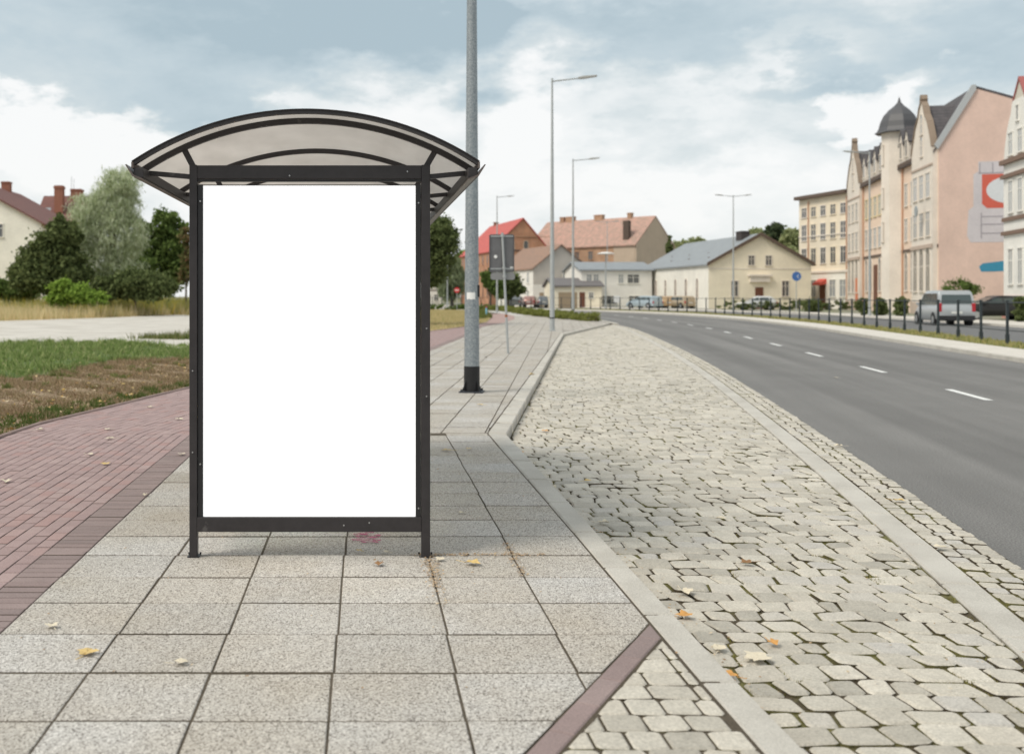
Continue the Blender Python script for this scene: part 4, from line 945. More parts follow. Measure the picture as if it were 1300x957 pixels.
MB().cyl((L-2.6,-1.05,8.4),(L-2.6,-.98,8.4),.45,n=20).build('satellite_dish', mat('dish', (.3,.33,.34), .5), t)
# painted advert on the side wall  (side wall plane x = L+.12, y = depth)
MUG = plaster('mural_grey', (.60,.56,.58)); MUR = mat('mural_red', (.62,.13,.09), .8, var=.05); MUB = mat('mural_blue', (.05,.26,.40), .8, var=.05); MUW = plaster('mural_white', (.68,.70,.72)); MUO = mat('mural_outline', (.36,.33,.36), .8)
def side(poly, x0, x1): return MB().prism(poly, 'x', x0, x1)
xs = L+.12
o = side([(2.25,5.7),(8.6,5.7),(8.6,8.25),(7.4,8.35),(7.2,11.1),(7.2,12.0),(2.8,12.0),(2.8,11.25),(2.45,11.0),(2.45,8.5),(2.1,8.2),(2.0,6.2)], xs, xs+.012).build('mural', MUG, t)
side([(3.05,8.7),(3.4,8.35),(7.0,8.35),(7.0,11.0),(3.05,11.0)], xs+.012, xs+.018).build('mural_red_field', MUR, o)
side([(5.0+1.65*math.cos(a*math.pi/12), 9.75+1.05*math.sin(a*math.pi/12)) for a in range(24)], xs+.018, xs+.024).build('mural_white_oval', MUW, o)
def ol(mb, a, b, w_=.07): mb.bar((xs+.02, a[0], a[1]), (xs+.02, b[0], b[1]), w_, .012, (1,0,0))
om = MB()
for a, b in (((3.0,7.7),(6.8,7.7)),((3.0,7.1),(6.8,7.1)),((3.0,6.4),(6.8,6.4)),((3.0,6.0),(3.0,8.0)),((2.9,11.05),(2.9,11.9)),((3.8,11.1),(3.8,11.9)),((2.8,11.1),(7.2,11.1))): ol(om, a, b)
om.build('mural_outline', MUO, o)
side([(3.0,3.4),(7.5,3.5),(7.5,5.4),(5.0,5.4),(4.7,4.25),(3.1,4.05),(2.85,3.8)], xs, xs+.012).build('mural_blue_shape', MUB, t)
# --- beige apartment house
t, L = building('apartment_house', 'beige four storey apartment house with dark cornice left of the turreted house', (52.8,129.4), (54.4,119.6))
H = 13.0; MB().box(0,L,0,12,-.3,H).build('wall', OCH, t); MB().box(-.02,L,-.06,0,-.3,4.2).build('plinth_wall', WPL, t)
MB().prism([(-.6,H),(12.3,H),(12.3,H+.4),(-.6,H+.4)],'x',-.2,L).build('roof', DKT, t); MB().box(0,L,-.2,0,4.2,4.45).box(0,L,-.1,0,8.5,8.62).build('band', STN, t)
for k in range(5):
    x = 1.1+k*1.93
    for z in (6.2, 9.0, 11.4): window(t, x, 0, z, .95, 1.8 if z < 11 else 1.1, OCH if k % 2 else STN, GLASSD)
    if k not in (2,): window(t, x, -.06, 2.4, 1.1, 1.9, WPL, GLASSL)
MB().box(4.4,5.5,-.12,-.06,-.3,2.8).build('door', BRND, t); MB().prism([(-.9,3.0),(-.06,3.5),(-.06,2.9),(-.9,2.75)],'x',4.2,5.7).build('awning', mat('awning_red', (.62,.10,.07), .6), t)
for x_ in (2.05, L-.4): MB().cyl((x_,-.1,-.3),(x_,-.1,H-.3),.08,n=6).build('downpipe', mat('copper_pipe', (.55,.33,.22), .6), t)
for k in range(3): window(t, 0, 3+k*3.4, 6.2, .95, 1.7, OCH, GLASSD, ang=R(-90)); window(t, 0, 3+k*3.4, 9.3, .95, 1.7, OCH, GLASSD, ang=R(-90))
# --- white ornate house at right edge
t, L = building('apartment_house', 'white ornate apartment house with brown cornices and red capped gable at the right edge', (42.75,70.5), (39.1,56.4))
WJ = plaster('bright_white_plaster', (.80,.78,.73)); BC = mat('brown_cornice', (.20,.13,.095), .7)
MB().box(0,L,0,11,-.3,10.6).build('wall', WJ, t)
roof_slab(t, [(-.4,10.5),(3.5,14.0),(11.3,10.5)], 'x', 0, L, REDT)
pr = [(0,10.3),(5.4,10.3),(5.25,11.2),(4.8,12.4),(4.1,13.3),(3.75,14.0),(1.65,14.0),(1.4,13.3),(.7,12.4),(.2,11.2)]
MB().prism(pr,'y',-.5,.4).build('gable', WJ, t); MB().box(0,5.4,-.5,0,-.3,10.3).build('bay', WJ, t)
MB().prism([(1.75,14.0),(3.9,14.0),(2.8,15.2)],'y',-.42,.5).build('gable_cap', plaster('cap_cream', (.62,.58,.50)), t)
roof_slab(t, [(1.65,13.88),(2.8,15.2),(3.95,13.88)], 'y', -.5, .8, mat('cap_red_tiles', (.34,.11,.10), .6)); roof_slab(t, [(5.4,11.0),(6.4,12.6),(8.0,11.0)], 'y', -.3, 2, REDT)
MB().box(-.12,5.6,-.75,0,10.05,10.35).box(-.12,5.6,-.7,0,9.15,9.4).box(-.06,5.5,-.62,0,6.35,6.6).box(-.06,5.5,-.66,0,5.45,5.7).build('cornice', BC, t)
MB().box(-.05,5.5,-.6,0,-.3,1.5).build('plinth', mat('plinth_pink', (.50,.25,.20), .8), t)
for x in (1.4, 3.2):
    for z, h_ in ((3.4,2.2),(7.9,2.0),(11.3,1.4)): window(t, x, -.5, z, .75, h_, WJ, GLASSL, cross=True)
window(t, 2.7, -.5, 13.1, .35, .9, WJ, GLASSD, cross=False)
for x in (7.4, 9.6, 11.8):
    for z in (3.4, 7.9): window(t, x, 0, z, 1.0, 2.0, WJ, GLASSL)
# --- cream hall with grey roof
t, L, rf = gable_house('hall', 'cream hall with wide gable and grey sheet roof behind the double arm lamp', (39.5,122), (51.4,122.6), 24, 5.1, 8.45, 'y', CREAM, GRR, ov=.3)
MB().prism([(0,-.3),(24,-.3),(24,5.02),(0,5.02)],'x',-.02,0).build('side_wall', WPL, t)
pr = []; MB().prism([(-.3,4.93),(5.95,8.36),(12.2,4.93),(12.2,5.3),(5.95,8.75),(-.3,5.3)],'y',-.42,-.3).build('bargeboard', DKT, t)
for x in (4.95, 6.95): window(t, x, 0, 5.55, .65, 1.05, STN, GLASSD)
for x in (3.0, 8.9): window(t, x, 0, 2.35, .75, 1.7, STN, GLASSD)
MB().box(5.4,6.3,-.08,0,-.1,2.5).build('door', BRND, t); MB().box(4.7,7.0,-.35,0,3.1,3.75).box(4.5,7.2,-.5,0,3.75,3.95).build('door_canopy', STN, t)
MB().box(0,L,-.04,0,4.55,4.68).build('band', STN, t)
for k in range(6): window(t, -.02, 22.0-k*3.7, 2.3, .6, 1.9, STN, mat('pinkish_glass', (.16,.12,.12), .2), ang=R(-90), arch=True)
chimney(t, 5.2, 3.0, 8.3, 1.0, .75, mat('dark_chimney', (.06,.05,.05), .9), 1.6)
for k in range(6): MB().box(1.2+(k%2)*1.2,1.6+(k%2)*1.2,3+k*3.2,3.5+k*3.2,5.85+(k%2)*.65,6.05+(k%2)*.65).build('snow_guard', DKT, rf if False else t)
# --- white two storey house
t, L, rf = gable_house('white_house', 'plain white two storey house with low grey roof left of the cream hall', (XP(738,140),140), (XP(829,140),140.5), 9, 4.85, 5.9, 'x', WPL2, GRR)
for px, w_ in ((748,.6),(757,.6),(789,.6),(805,1.5)): window(t, XP(px,140)-XP(738,140), 0, 3.75, w_, 1.1, WPL, GLASSL if w_ < 1 else GLASSD)
for px, w_ in ((766,.5),(777,1.3),(806,1.3),(825,.7)): window(t, XP(px,140)-XP(738,140), 0, 1.0, w_, 1.0, WPL, GLASSD)
# --- low extension
t, L, rf = gable_house('annexe', 'low cream annexe with a wide opening below the grey gabled house', (XP(703,138),138), (XP(764,138),138), 7, 2.75, 3.7, 'x', CREAM, mat('dark_grey_roof', (.16,.15,.15), .8), ov=.3)
MB().box(.6,3.0,-.05,0,-.3,2.0).build('garage_door', mat('tan_door', (.35,.27,.18), .7), t); MB().box(3.3,4.0,-.05,0,-.3,2.0).build('door', BRND, t); window(t, 4.8, 0, 1.6, .5, .7, WPL, GLASSD)
# --- grey gabled house
t, L, rf = gable_house('gabled_house', 'grey gabled house with brown tiled roof and pale lower storey', (XP(677,150),150), (XP(750,150),151.5), 16, 5.4, 8.6, 'y', GREYP, BRT, ro=.5, ov=.3)
MB().box(-.04,L+.03,-.04,0,-.3,3.1).build('lower_wall', WPL2, t); MB().box(-.04,0,0,16,-.3,5.2).build('side_wall', WPL2, t)
window(t, 4.9, 0, 4.3, 1.0, 1.4, WPL, GLASSL); MB().box(.9,1.5,-.09,-.04,-.3,2.0).build('door', mat('tan_door', (.35,.27,.18), .7), t)
for k in range(4): window(t, -.04, 14-k*4.0, 4.1, .8, 1.5, WPL, GLASSL, ang=R(-90)); window(t, -.04, 14-k*4.0, 1.4, .8, 1.5, WPL, GLASSL, ang=R(-90))
# --- long brick house with old tiled roof
t, L, rf = gable_house('brick_house', 'large old brick house with faded red tiled roof and chimneys', (28.3,181), (42.35,166), 11, 9.5, 14.0, 'x', BRW2, OLDT, ov=.3)
MB().prism([(0,-.3),(11.2,-.3),(11.2,9.7),(5.5,14.1),(0,9.7)],'x',L,L+.25).build('gable_wall', plaster('beige_gable', (.50,.40,.31)), t)
for x, w_ in ((3.0,.8),(4.6,1.6),(10.3,1.6),(16.2,.7)): chimney(t, x, 5.5, 13.6, w_, 1.3, BRW2, .7)
MB().box(L-2.6,L-1.6,.7,1.4,9.7,13.3).build('chimney_shaft', mat('sooty', (.10,.075,.06), .9), t); MB().box(L-3.8,L-.0,-.06,0,-.3,9.6).build('corner_wall', plaster('beige_gable', (.50,.40,.31)), t)
MB().box(.2,6.8,-3.4,-.02,-.3,6.1).build('extension_wall', BRW, t); roof_slab(t, [(-3.7,6.0),(-.02,8.4)], 'x', 2.2, 7.2, BRT, name='extension_roof')
for k in range(5): window(t, 2+k*2.6, -.0, 8.0, .8, 1.3, BRW2, GLASSD)
# --- brick house with bright red roof
t, L, rf = gable_house('brick_house', 'orange brick house with bright red roof and arched windows behind the grey sign backs', (20.7,172), (30.5,173.2), 22, 8.7, 13.9, 'y', BRW, REDT, ov=.25, ro=.55)
for x in (3.6, 5.9):
    for z in (9.6, 6.9): window(t, x, 0, z, .7, .9, plaster('pale_arch', (.62,.48,.36)), GLASSD, arch=True, cross=False)
MB().box(2.2,7.6,-.12,0,8.75,8.95).box(2.2,7.6,-.12,0,6.0,6.2).build('string_course', DKT, t); MB().box(0,L,-.1,0,11.0,11.1).build('band', BRW2, t)
for k in range(7):
    for z in (7.2, 4.6, 2.0): window(t, 0, 1.8+k*3.0, z, .7, 1.3, BRW, GLASSD, ang=R(-90), arch=True, cross=False)
chimney(t, 5.5, 18, 13.6, .7, 1.0)
# --- small white house far left of pole
t, L, rf = gable_house('white_house', 'small pale white house partly behind the dark tree right of the shelter', (XP(538,190),190), (XP(562,190),190), 9, 5.2, 7.6, 'x', WPL2, GRR)
for x in (.8,2.2): window(t, x, 0, 3.6, .7, 1.1, WPL, GLASSL); window(t, x, 0, 1.2, .7, 1.1, WPL, GLASSD)
MB().box(-.02,L,-.06,0,2.45,2.6).build('band', DKT, t); 
# --- small orange building with tower
t, L, rf = gable_house('orange_house', 'small orange house top showing behind the grey hall roof', (XP(829,185),185), (XP(841,185),185), 6, 10.0, 11.6, 'y', plaster('orange_plaster', (.60,.38,.20)), BRT)
# --- left house
t, L, rf = gable_house('cream_house', 'cream gabled house with dark red tiled roof at the left edge', (-47.6,105), (-31.2,105), 19, 8.6, 13.1, 'y', plaster('pale_cream', (.90,.87,.77)), DRT, ov=.45)
window(t, 12.2, 0, 7.9, .8, 1.2, WPL, GLASSD); MB().box(L-.4,L+.1,-.05,0,-.3,.9).build('plinth', DRT, t)
chimney(t, L*.5, 14.5, 13.0, .9, 1.2)
t2, L2, rf2 = gable_house('cream_house', 'second cream house with two brick chimneys behind the trees at left', (XP(44,127),127), (XP(100,127),127), 10, 9.2, 13.6, 'x', plaster('pale_cream', (.90,.87,.77)), DRT, ov=.4)
chimney(t2, 2.2, 2.6, 12.2, 1.0, 2.6); chimney(t2, 3.7, 5, 13.2, 1.3, 1.4)
MB().box(.55,1.35,1.9,2.0,11.3,12.1).build('skylight', mat('skylight_glass', (.5,.55,.6), .2), t2)
MB().cyl((3.0,5,14.4),(3.0,5,16.2),.03,n=5).cyl((3.3,5,14.4),(3.3,5,15.9),.03,n=5).build('antenna', GALV2, t2)

# ------------------------------------------------------------------ trees
def leaves(centers, radii, n, ls, flat=.6, long=1.0, droop=0):
    c = np.array(centers); r = np.array(radii); vol = r.prod(1)**(2/3); pr = vol/vol.sum()
    nc = max(40, n//55); bi = rng.choice(len(c), nc, p=pr)
    d = rng.normal(size=(nc, 3)); d /= np.linalg.norm(d, axis=1)[:, None]; rad = rng.uniform(.35, 1.0, nc)**.6
    cc = c[bi]+d*rad[:, None]*r[bi]; cs = (r[bi].mean(1)*rng.uniform(.10, .24, nc))
    li = rng.integers(0, nc, n); off = rng.normal(size=(n, 3))*cs[li][:, None]*np.array([1, 1, flat+droop])
    p = cc[li]+off
    if droop: p[:, 2] -= np.abs(off[:, 2])*.4
    a = rng.normal(size=(n, 3)); a /= np.linalg.norm(a, axis=1)[:, None]; b = np.cross(a, rng.normal(size=(n, 3))); b /= np.linalg.norm(b, axis=1)[:, None]
    if droop: a[:, 2] -= .8
    s = ls*rng.uniform(.6, 1.35, n)[:, None]; a = a*s*long; b = b*s*(.75 if long <= 1 else .38)
    return np.stack([p-a, p-b*.9+a*.1, p+a, p+b*.9+a*.1], 1).reshape(-1, 3), cc
def tree(name, label, base, blobs, n, ls, lm, tr_r=.25, cat='tree', group=None, long=1.0, droop=0, bark=None, nb=14, flat=.7):
    """blobs in world coordinates ((x,y,z),(rx,ry,rz))"""
    B = Vector(base); t = empty(name, B, label, cat, group)
    cs = [Vector(b[0])-B for b in blobs]; rs = [b[1] for b in blobs]
    V, cc = leaves([tuple(c) for c in cs], rs, n, ls, flat, long, droop)
    V[:, 2] = np.maximum(V[:, 2], .02)
    o = tris_obj('crown', V, lm, quad=True); o.parent = t
    bark = bark or mat('bark', (.11,.085,.06), .9, var=.3, vscale=6)
    h = max(c.z+r[2]*.5 for c, r in zip(cs, rs)); k = MB(); topc = max(cs, key=lambda c: c.z); cx = topc.x*.5; cy = topc.y*.5
    pts = [Vector((0,0,-.1)), Vector((cx*.15,cy*.2,h*.25)), Vector((cx*.5,cy*.5,h*.5)), Vector((cx*.9,cy*.9,h*.8))]
    k.tube(pts, [tr_r, tr_r*.75, tr_r*.5, tr_r*.2], 9)
    for i in range(nb):
        q = Vector(cc[rng.integers(0, len(cc))]); s_ = pts[1].lerp(pts[3], random.uniform(0,.8)); m1 = s_.lerp(q, .5)+Vector((0,0,.08*h*random.uniform(-.3,1)))
        k.tube([s_, m1, q], [tr_r*.32, tr_r*.18, tr_r*.05], 6)
    k.build('trunk', bark, t, smooth=True)
    return t
def PB(px, py, Y, rx, ry, dY=0, depth=None):
    c = P(px, py, Y+dY); k = Y/1364; return ((c.x, c.y, c.z), (rx*k, (depth or rx)*k, ry*k))
WIL = leafmat('willow_leaves', [(.26,.31,.16),(.52,.58,.36),(.80,.83,.68),(.30,.36,.18),(.66,.72,.50)], .5)
DKG = leafmat('dark_leaves', [(.06,.08,.03),(.13,.165,.065),(.22,.26,.11),(.08,.105,.04)], .35)
MDG = leafmat('mid_leaves', [(.09,.135,.04),(.14,.20,.06),(.19,.26,.08),(.11,.155,.05)], .35)
LTG = leafmat('light_leaves', [(.17,.26,.05),(.25,.37,.07),(.31,.44,.09),(.19,.29,.06)], .4)
PLM = leafmat('plum_leaves', [(.24,.13,.08),(.12,.15,.05),(.20,.22,.09),(.30,.20,.12)], .4)
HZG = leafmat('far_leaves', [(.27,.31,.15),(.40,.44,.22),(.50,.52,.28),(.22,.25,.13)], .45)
Y0 = 90
tree('willow_tree', 'tall silvery willow tree left of the bus shelter', P(138,376+Y0*0+1.54*1364/Y0, Y0), [PB(140,262,Y0,30,34), PB(152,236,Y0,24,24), PB(118,270,Y0,26,26), PB(106,300,Y0,24,26), PB(150,300,Y0,34,34), PB(125,335,Y0,34,30), PB(164,262,Y0,14,26), PB(155,345,Y0,26,26)], 52000, .095, WIL, .35, long=1.5, droop=.08, nb=22)
Y0 = 86
tree('dark_tree', 'dark bushy tree between the cream house and the willow', (XP(62,Y0),Y0,0), [PB(62,318,Y0,26,24), PB(82,300,Y0,20,20), PB(42,335,Y0,22,20), PB(60,350,Y0,36,22), PB(88,345,Y0,26,30), PB(30,352,Y0,18,20), PB(76,285,Y0,12,12)], 30000, .15, DKG, .25)
Y0 = 100
tree('broad_tree', 'mid green tree right of the willow with sky showing through', (XP(205,Y0),Y0,0), [PB(228,300,Y0,14,20), PB(172,318,Y0,16,24), PB(208,284,Y0,18,17), PB(190,308,Y0,20,22), PB(218,312,Y0,20,20), PB(196,340,Y0,30,26), PB(225,345,Y0,22,24), PB(180,296,Y0,14,16), PB(182,330,Y0,20,24)], 19000, .19, MDG, .22, nb=20)
tree('dark_bush', 'dark bush under the willow, in front of the broad tree', (XP(172,84),84,0), [PB(172,362,84,30,18), PB(140,366,84,22,14), PB(200,364,84,24,16)], 14000, .14, DKG, .12, cat='bush')
tree('plum_tree', 'small reddish brown tree against the left post of the bus shelter', (XP(236,96),96,0), [PB(238,300,96,9,14), PB(241,330,96,10,20), PB(236,350,96,8,14)], 3500, .15, PLM, .12)
tree('bright_shrub', 'bright yellow green shrub in front of the dark trees', (XP(88,79),79,0), [PB(80,365,79,14,13), PB(102,374,79,18,11), PB(76,380,79,16,10), PB(120,380,79,16,8)], 9000, .12, LTG, .05, cat='shrub')
tree('olive_bush', 'olive green low bush at the foot of the cream house wall', (XP(18,92),92,0), [PB(10,368,92,26,12), PB(35,372,92,20,10), PB(-25,366,92,26,12)], 9000, .15, MDG, .1, cat='bush')
Y0 = 58
tree('dark_tree', 'dark leafed tree showing right behind the bus shelter post', (XP(520,Y0),Y0,0), [PB(515,300,Y0,40,36), PB(548,300,Y0,30,26), PB(562,312,Y0,22,24), PB(540,335,Y0,32,24), PB(500,340,Y0,36,26), PB(550,352,Y0,12,14), PB(565,292,Y0,14,14), PB(480,290,Y0,36,30)], 42000, .085, DKG, .28)
Y0 = 160
tree('weeping_tree', 'soft grey green weeping tree left of the orange brick house', (XP(574,Y0),Y0,0), [PB(572,340,Y0,12,16), PB(578,355,Y0,12,20), PB(568,365,Y0,10,14)], 9000, .24, leafmat('grey_green_leaves', [(.18,.22,.12),(.24,.28,.16),(.30,.34,.21)], .3), .3, long=1.6, droop=.3)
tree('yellow_tree', 'yellow green tree top left of the bright red roof', (XP(588,210),210,0), [PB(588,330,210,8,14), PB(583,345,210,8,16)], 3000, .3, LTG, .3)
Y0 = 135
tree('round_tree', 'round green tree in front of the orange brick house wall', (XP(622,Y0),Y0,0), [PB(619,354,Y0,7,11), PB(626,350,Y0,7,12), PB(630,364,Y0,9,11)], 7000, .2, MDG, .2)
tree('dark_tree', 'dark tree below the grey sign backs left of the gabled house', (XP(645,140),140,0), [PB(645,358,140,14,14), PB(655,368,140,10,10), PB(640,372,140,12,8)], 8000, .2, DKG, .2)
tg = 'trees on the hill beyond the cream hall'
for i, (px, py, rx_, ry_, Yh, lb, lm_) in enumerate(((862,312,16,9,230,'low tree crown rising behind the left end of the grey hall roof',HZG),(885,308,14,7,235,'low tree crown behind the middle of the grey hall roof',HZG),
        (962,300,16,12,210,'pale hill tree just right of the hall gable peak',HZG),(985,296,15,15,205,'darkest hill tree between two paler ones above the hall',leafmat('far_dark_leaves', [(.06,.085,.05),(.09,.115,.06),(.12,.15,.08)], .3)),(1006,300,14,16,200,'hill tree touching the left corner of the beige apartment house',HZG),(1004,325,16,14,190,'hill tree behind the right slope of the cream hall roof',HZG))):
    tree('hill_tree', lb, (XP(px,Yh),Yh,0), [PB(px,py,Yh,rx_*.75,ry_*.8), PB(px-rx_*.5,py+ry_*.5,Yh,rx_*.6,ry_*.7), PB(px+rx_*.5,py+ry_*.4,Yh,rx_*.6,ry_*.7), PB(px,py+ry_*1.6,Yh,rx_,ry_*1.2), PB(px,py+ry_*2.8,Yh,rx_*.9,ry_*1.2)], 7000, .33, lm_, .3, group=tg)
tree('conifer', 'narrow dark conifer at the left end of the grey hall roof', (XP(850,150),150,0), [PB(850,318,150,3.6,12), PB(850,338,150,5,14), PB(850,306,150,2,8)], 4000, .16, DKG, .15)
# bushes beyond the railing
bg_ = 'clipped bushes in front of the apartment houses'
for px, py, rx_, ry_, Yh, lb, lm_ in ((1218,366,22,10,76,'large rounded green bush against the blank pink wall',MDG),(1096,386,8,8,80,'dark clipped bush left of the door of the turreted house',DKG),(1118,386,9,8,79,'dark clipped bush right of the door of the turreted house',DKG),
        (1144,385,9,8,77,'dark clipped bush left of the silver van',DKG),(1296,385,8,9,60,'brownish bush at the foot of the white ornate house',DKG),(1030,385,14,5,96,'low dark bush below the round blue sign',DKG)):
    zc_ = P(px,py,Yh).z; tree('bush', lb, (XP(px,Yh),Yh,.1), [((XP(px,Yh),Yh,max(zc_,.6)),(rx_*Yh/1364,rx_*Yh/1364*.8,ry_*Yh/1364)), ((XP(px,Yh),Yh,.55),(rx_*Yh/1364*.9,rx_*Yh/1364*.8,.5))], 3500, .07, lm_, .05, cat='bush', group=bg_, nb=5)
hd_ = empty('hedge', (43,112,.1), 'long low dark hedge in front of the cream hall', 'hedge')
V, _ = leaves([(-5+k*1.0, (k%2)*.2, .45) for k in range(16)], [(.8,.5,.5)]*16, 9000, .08); V[:,2] = np.maximum(V[:,2], 0); o = tris_obj('foliage', V, DKG, quad=True); o.parent = hd_
# low hedge on the near pavement
HL = [(14.3,65.3),(14.05,70),(13.85,78),(13.95,88),(14.5,98),(14.9,108),(14.2,118),(11.5,128)]
hp = cat_rom(HL, 6); S_ = arc(hp); hb = empty('hedge', (14.2,66,0), 'low olive green hedge on the near pavement beside the road bend', 'hedge')
cs = []; s = 0
while s < S_[-1]:
    p, d = at_s(hp, S_, s); cs.append((p.x-14.2, p.y-66, .20)); cs.append((p.x-14.2+random.uniform(-.45,.45), p.y-66, .28)); s += .45
V, _ = leaves(cs, [(.60,.5,.26)]*len(cs), 60000, .05); V[:,2] = np.maximum(V[:,2], 0)
o = tris_obj('foliage', V, leafmat('hedge_leaves', [(.14,.165,.045),(.22,.24,.07),(.29,.30,.10),(.18,.20,.055)], .35), quad=True); o.parent = hb
stm = MB()
for c in cs[::4]: stm.cyl((c[0],c[1],0),(c[0],c[1],.3),.03,.02,5)
stm.build('stems', mat('bark', (.11,.085,.06), .9), hb)
hb2 = empty('hedge', (5,118,0), 'thin dark hedge line at the far edge of the straw lawn', 'hedge')
cs = [(k*.9-6.5, 3-abs(k-10)*.15, .32) for k in range(18)]
V, _ = leaves(cs, [(.7,.5,.36)]*len(cs), 12000, .08); V[:,2] = np.maximum(V[:,2], 0); o = tris_obj('foliage', V, MDG, quad=True); o.parent = hb2
# ------------------------------------------------------------------ vehicles
TYRE = mat('tyre_rubber', (.02,.02,.02), .8); RIM = mat('alloy_rim', (.45,.46,.47), .35, .7); TAIL = mat('tail_light_red', (.42,.02,.03), .25); HEADL = mat('headlight_glass', (.7,.72,.74), .15); PLATE = mat('number_plate', (.7,.7,.66), .5); CARG = mat('car_glass', (.05,.07,.07), .06, spec=.9); BUMP = mat('black_plastic', (.025,.025,.027), .6)
def loft_body(secs):
    """secs: list of (x, [(halfwidth,z)...]) same count, open at bottom, mirrored"""
    mb = MB(); n = len(secs[0][1])
    for x, s in secs:
        for (w_, z) in s: mb.v.append((x, w_, z))
        for (w_, z) in s[::-1]: mb.v.append((x, -w_, z))
    m = 2*n
    for k in range(len(secs)-1):
        for i in range(m):
            j = (i+1)%m; mb.f.append((k*m+i, k*m+j, (k+1)*m+j, (k+1)*m+i)[::-1]); mb.m.append(0)
    mb.f.append(tuple(range(m))); mb.f.append(tuple(range((len(secs)-1)*m, len(secs)*m))[::-1]); mb.m += [0,0]
    return mb
def car(name, label, loc_, heading, paint, kind='hatch', group=None, cat='car'):
    """local +x = forward"""
    L_, W, H = {'hatch': (4.0,1.72,1.46), 'van': (4.45,1.82,1.82), 'estate': (4.5,1.76,1.48)}[kind]
    t = empty(name, loc_, label, cat, group, heading)
    h = L_/2; w_ = W/2
    bz = .95 if kind != 'van' else 1.02
    if kind == 'van': prof = [(-h,.34,1.00,.93),(-h+.06,.28,bz+.06,1.0),(-h+.5,.24,bz+.04,1),(h-1.45,.24,bz,1),(h-.75,.24,.95,.99),(h-.25,.26,.80,.93),(h,.32,.62,.82)]
    else: prof = [(-h,.36,.84,.90),(-h+.08,.28,bz-.02,.97),(-h+.6,.24,bz,1),(h-1.5,.24,bz-.02,1),(h-.8,.24,.86,.99),(h-.25,.26,.74,.92),(h,.32,.60,.80)]
    secs = []
    for x, zb, zt, k in prof:
        ww = w_*k; zm = zb+(zt-zb)*.55; secs.append((x, [(ww*.88,zb),(ww*.985,zb+.12),(ww,zm),(ww*.97,zt-.10),(ww*.90,zt)]))
    body = loft_body(secs).build('body', paint, t, smooth=True)
    # cabin
    if kind == 'van': cab = [(-h+.05,bz,H-.62,.96),(-h+.14,bz-.05,H-.30,.9),(-h+.26,bz-.05,H-.02,.86),(-h+.6,bz-.05,H,.86),(h-2.0,bz-.05,H-.01,.86),(h-1.65,bz-.05,H-.10,.86),(h-.80,bz-.08,bz-.03,.92)]
    elif kind == 'estate': cab = [(-h+.08,bz-.02,bz+.06,.95),(-h+.28,bz-.05,H-.12,.84),(-h+.5,bz-.05,H-.03,.80),(-.2,bz-.05,H,.80),(h-2.1,bz-.05,H-.04,.80),(h-1.05,bz-.08,bz-.05,.9)]
    else: cab = [(-h+.10,bz-.02,bz+.04,.95),(-h+.42,bz-.05,H-.16,.82),(-h+.7,bz-.05,H-.03,.79),(-.1,bz-.05,H,.79),(h-1.95,bz-.05,H-.05,.79),(h-1.0,bz-.08,bz-.05,.9)]
    secs = []
    for x, zb, zt, k in cab:
        zt = max(zt, zb+.02); secs.append((x, [(w_*.93,zb),(w_*(.93+(k-.93)*.5),zb+(zt-zb)*.5),(w_*(k if zt-zb > .3 else .90),zt-(zt-zb)*.12),(w_*(k if zt-zb > .3 else .9)*.88,zt)]))
    loft_body(secs).build('cabin', paint, t, smooth=True)
    zt = H-.16; zb = bz+.06; kt = .80 if kind != 'van' else .865; e_ = .012
    # side windows (slightly proud)
    segs = {'van': [(-h+.35,-h+1.25),(-h+1.33,-h+2.2),(-h+2.28,h-1.35)], 'hatch': [(-h+.75,-.25),(-.17,h-1.45)], 'estate': [(-h+.55,-h+1.1),(-h+1.18,-.2),(-.12,h-1.5)]}[kind]
    for (a, b) in segs:
        for s_ in (1,-1):
            front = b == segs[-1][1]
            q = [(a, s_*(w_*.925+e_), zb), (b, s_*(w_*.925+e_), zb), (b-(.45 if front else 0), s_*(w_*(kt+.012)+e_), zt), (a+(.12 if a == segs[0][0] else 0), s_*(w_*(kt+.012)+e_), zt)]
            if s_ > 0: q = q[::-1]
            MB().add(q, [(0,1,2,3)]).build('side_window', CARG, t)
    # windscreen, rear window
    xr0, xr1 = (-h+.045,-h+.17) if kind == 'van' else (-h+.09,-h+.42)
    ztr = H-.22 if kind == 'van' else H-.19
    if kind == 'van': q = [(xr0-.02, -w_*.80, bz+.12), (xr0-.02, w_*.80, bz+.12), (xr1-.045, w_*.74, ztr), (xr1-.045, -w_*.74, ztr)]
    else: q = [(xr0+.0, -w_*.80, bz+.03), (xr0+.0, w_*.80, bz+.03), (xr1-.02, w_*.68, ztr), (xr1-.02, -w_*.68, ztr)]
    MB().add(q, [(3,2,1,0)]).build('rear_window', CARG, t)
    xf0, xf1 = (h-.90, h-1.62) if kind == 'van' else (h-1.08, h-1.93)
    q = [(xf0+.03, -w_*.82, bz+.02), (xf0+.03, w_*.82, bz+.02), (xf1+.07, w_*.72, H-.14), (xf1+.07, -w_*.72, H-.14)]
    MB().add(q, [(0,1,2,3)]).build('windscreen', CARG, t)
    MB().box(-h-.03,-h+.25,-w_*.95,w_*.95,.27,.52).build('rear_bumper', BUMP if kind == 'van' else paint, t, bevel=.03)
    MB().box(h-.25,h+.03,-w_*.86,w_*.86,.24,.46).build('front_bumper', BUMP if kind == 'van' else paint, t, bevel=.03)
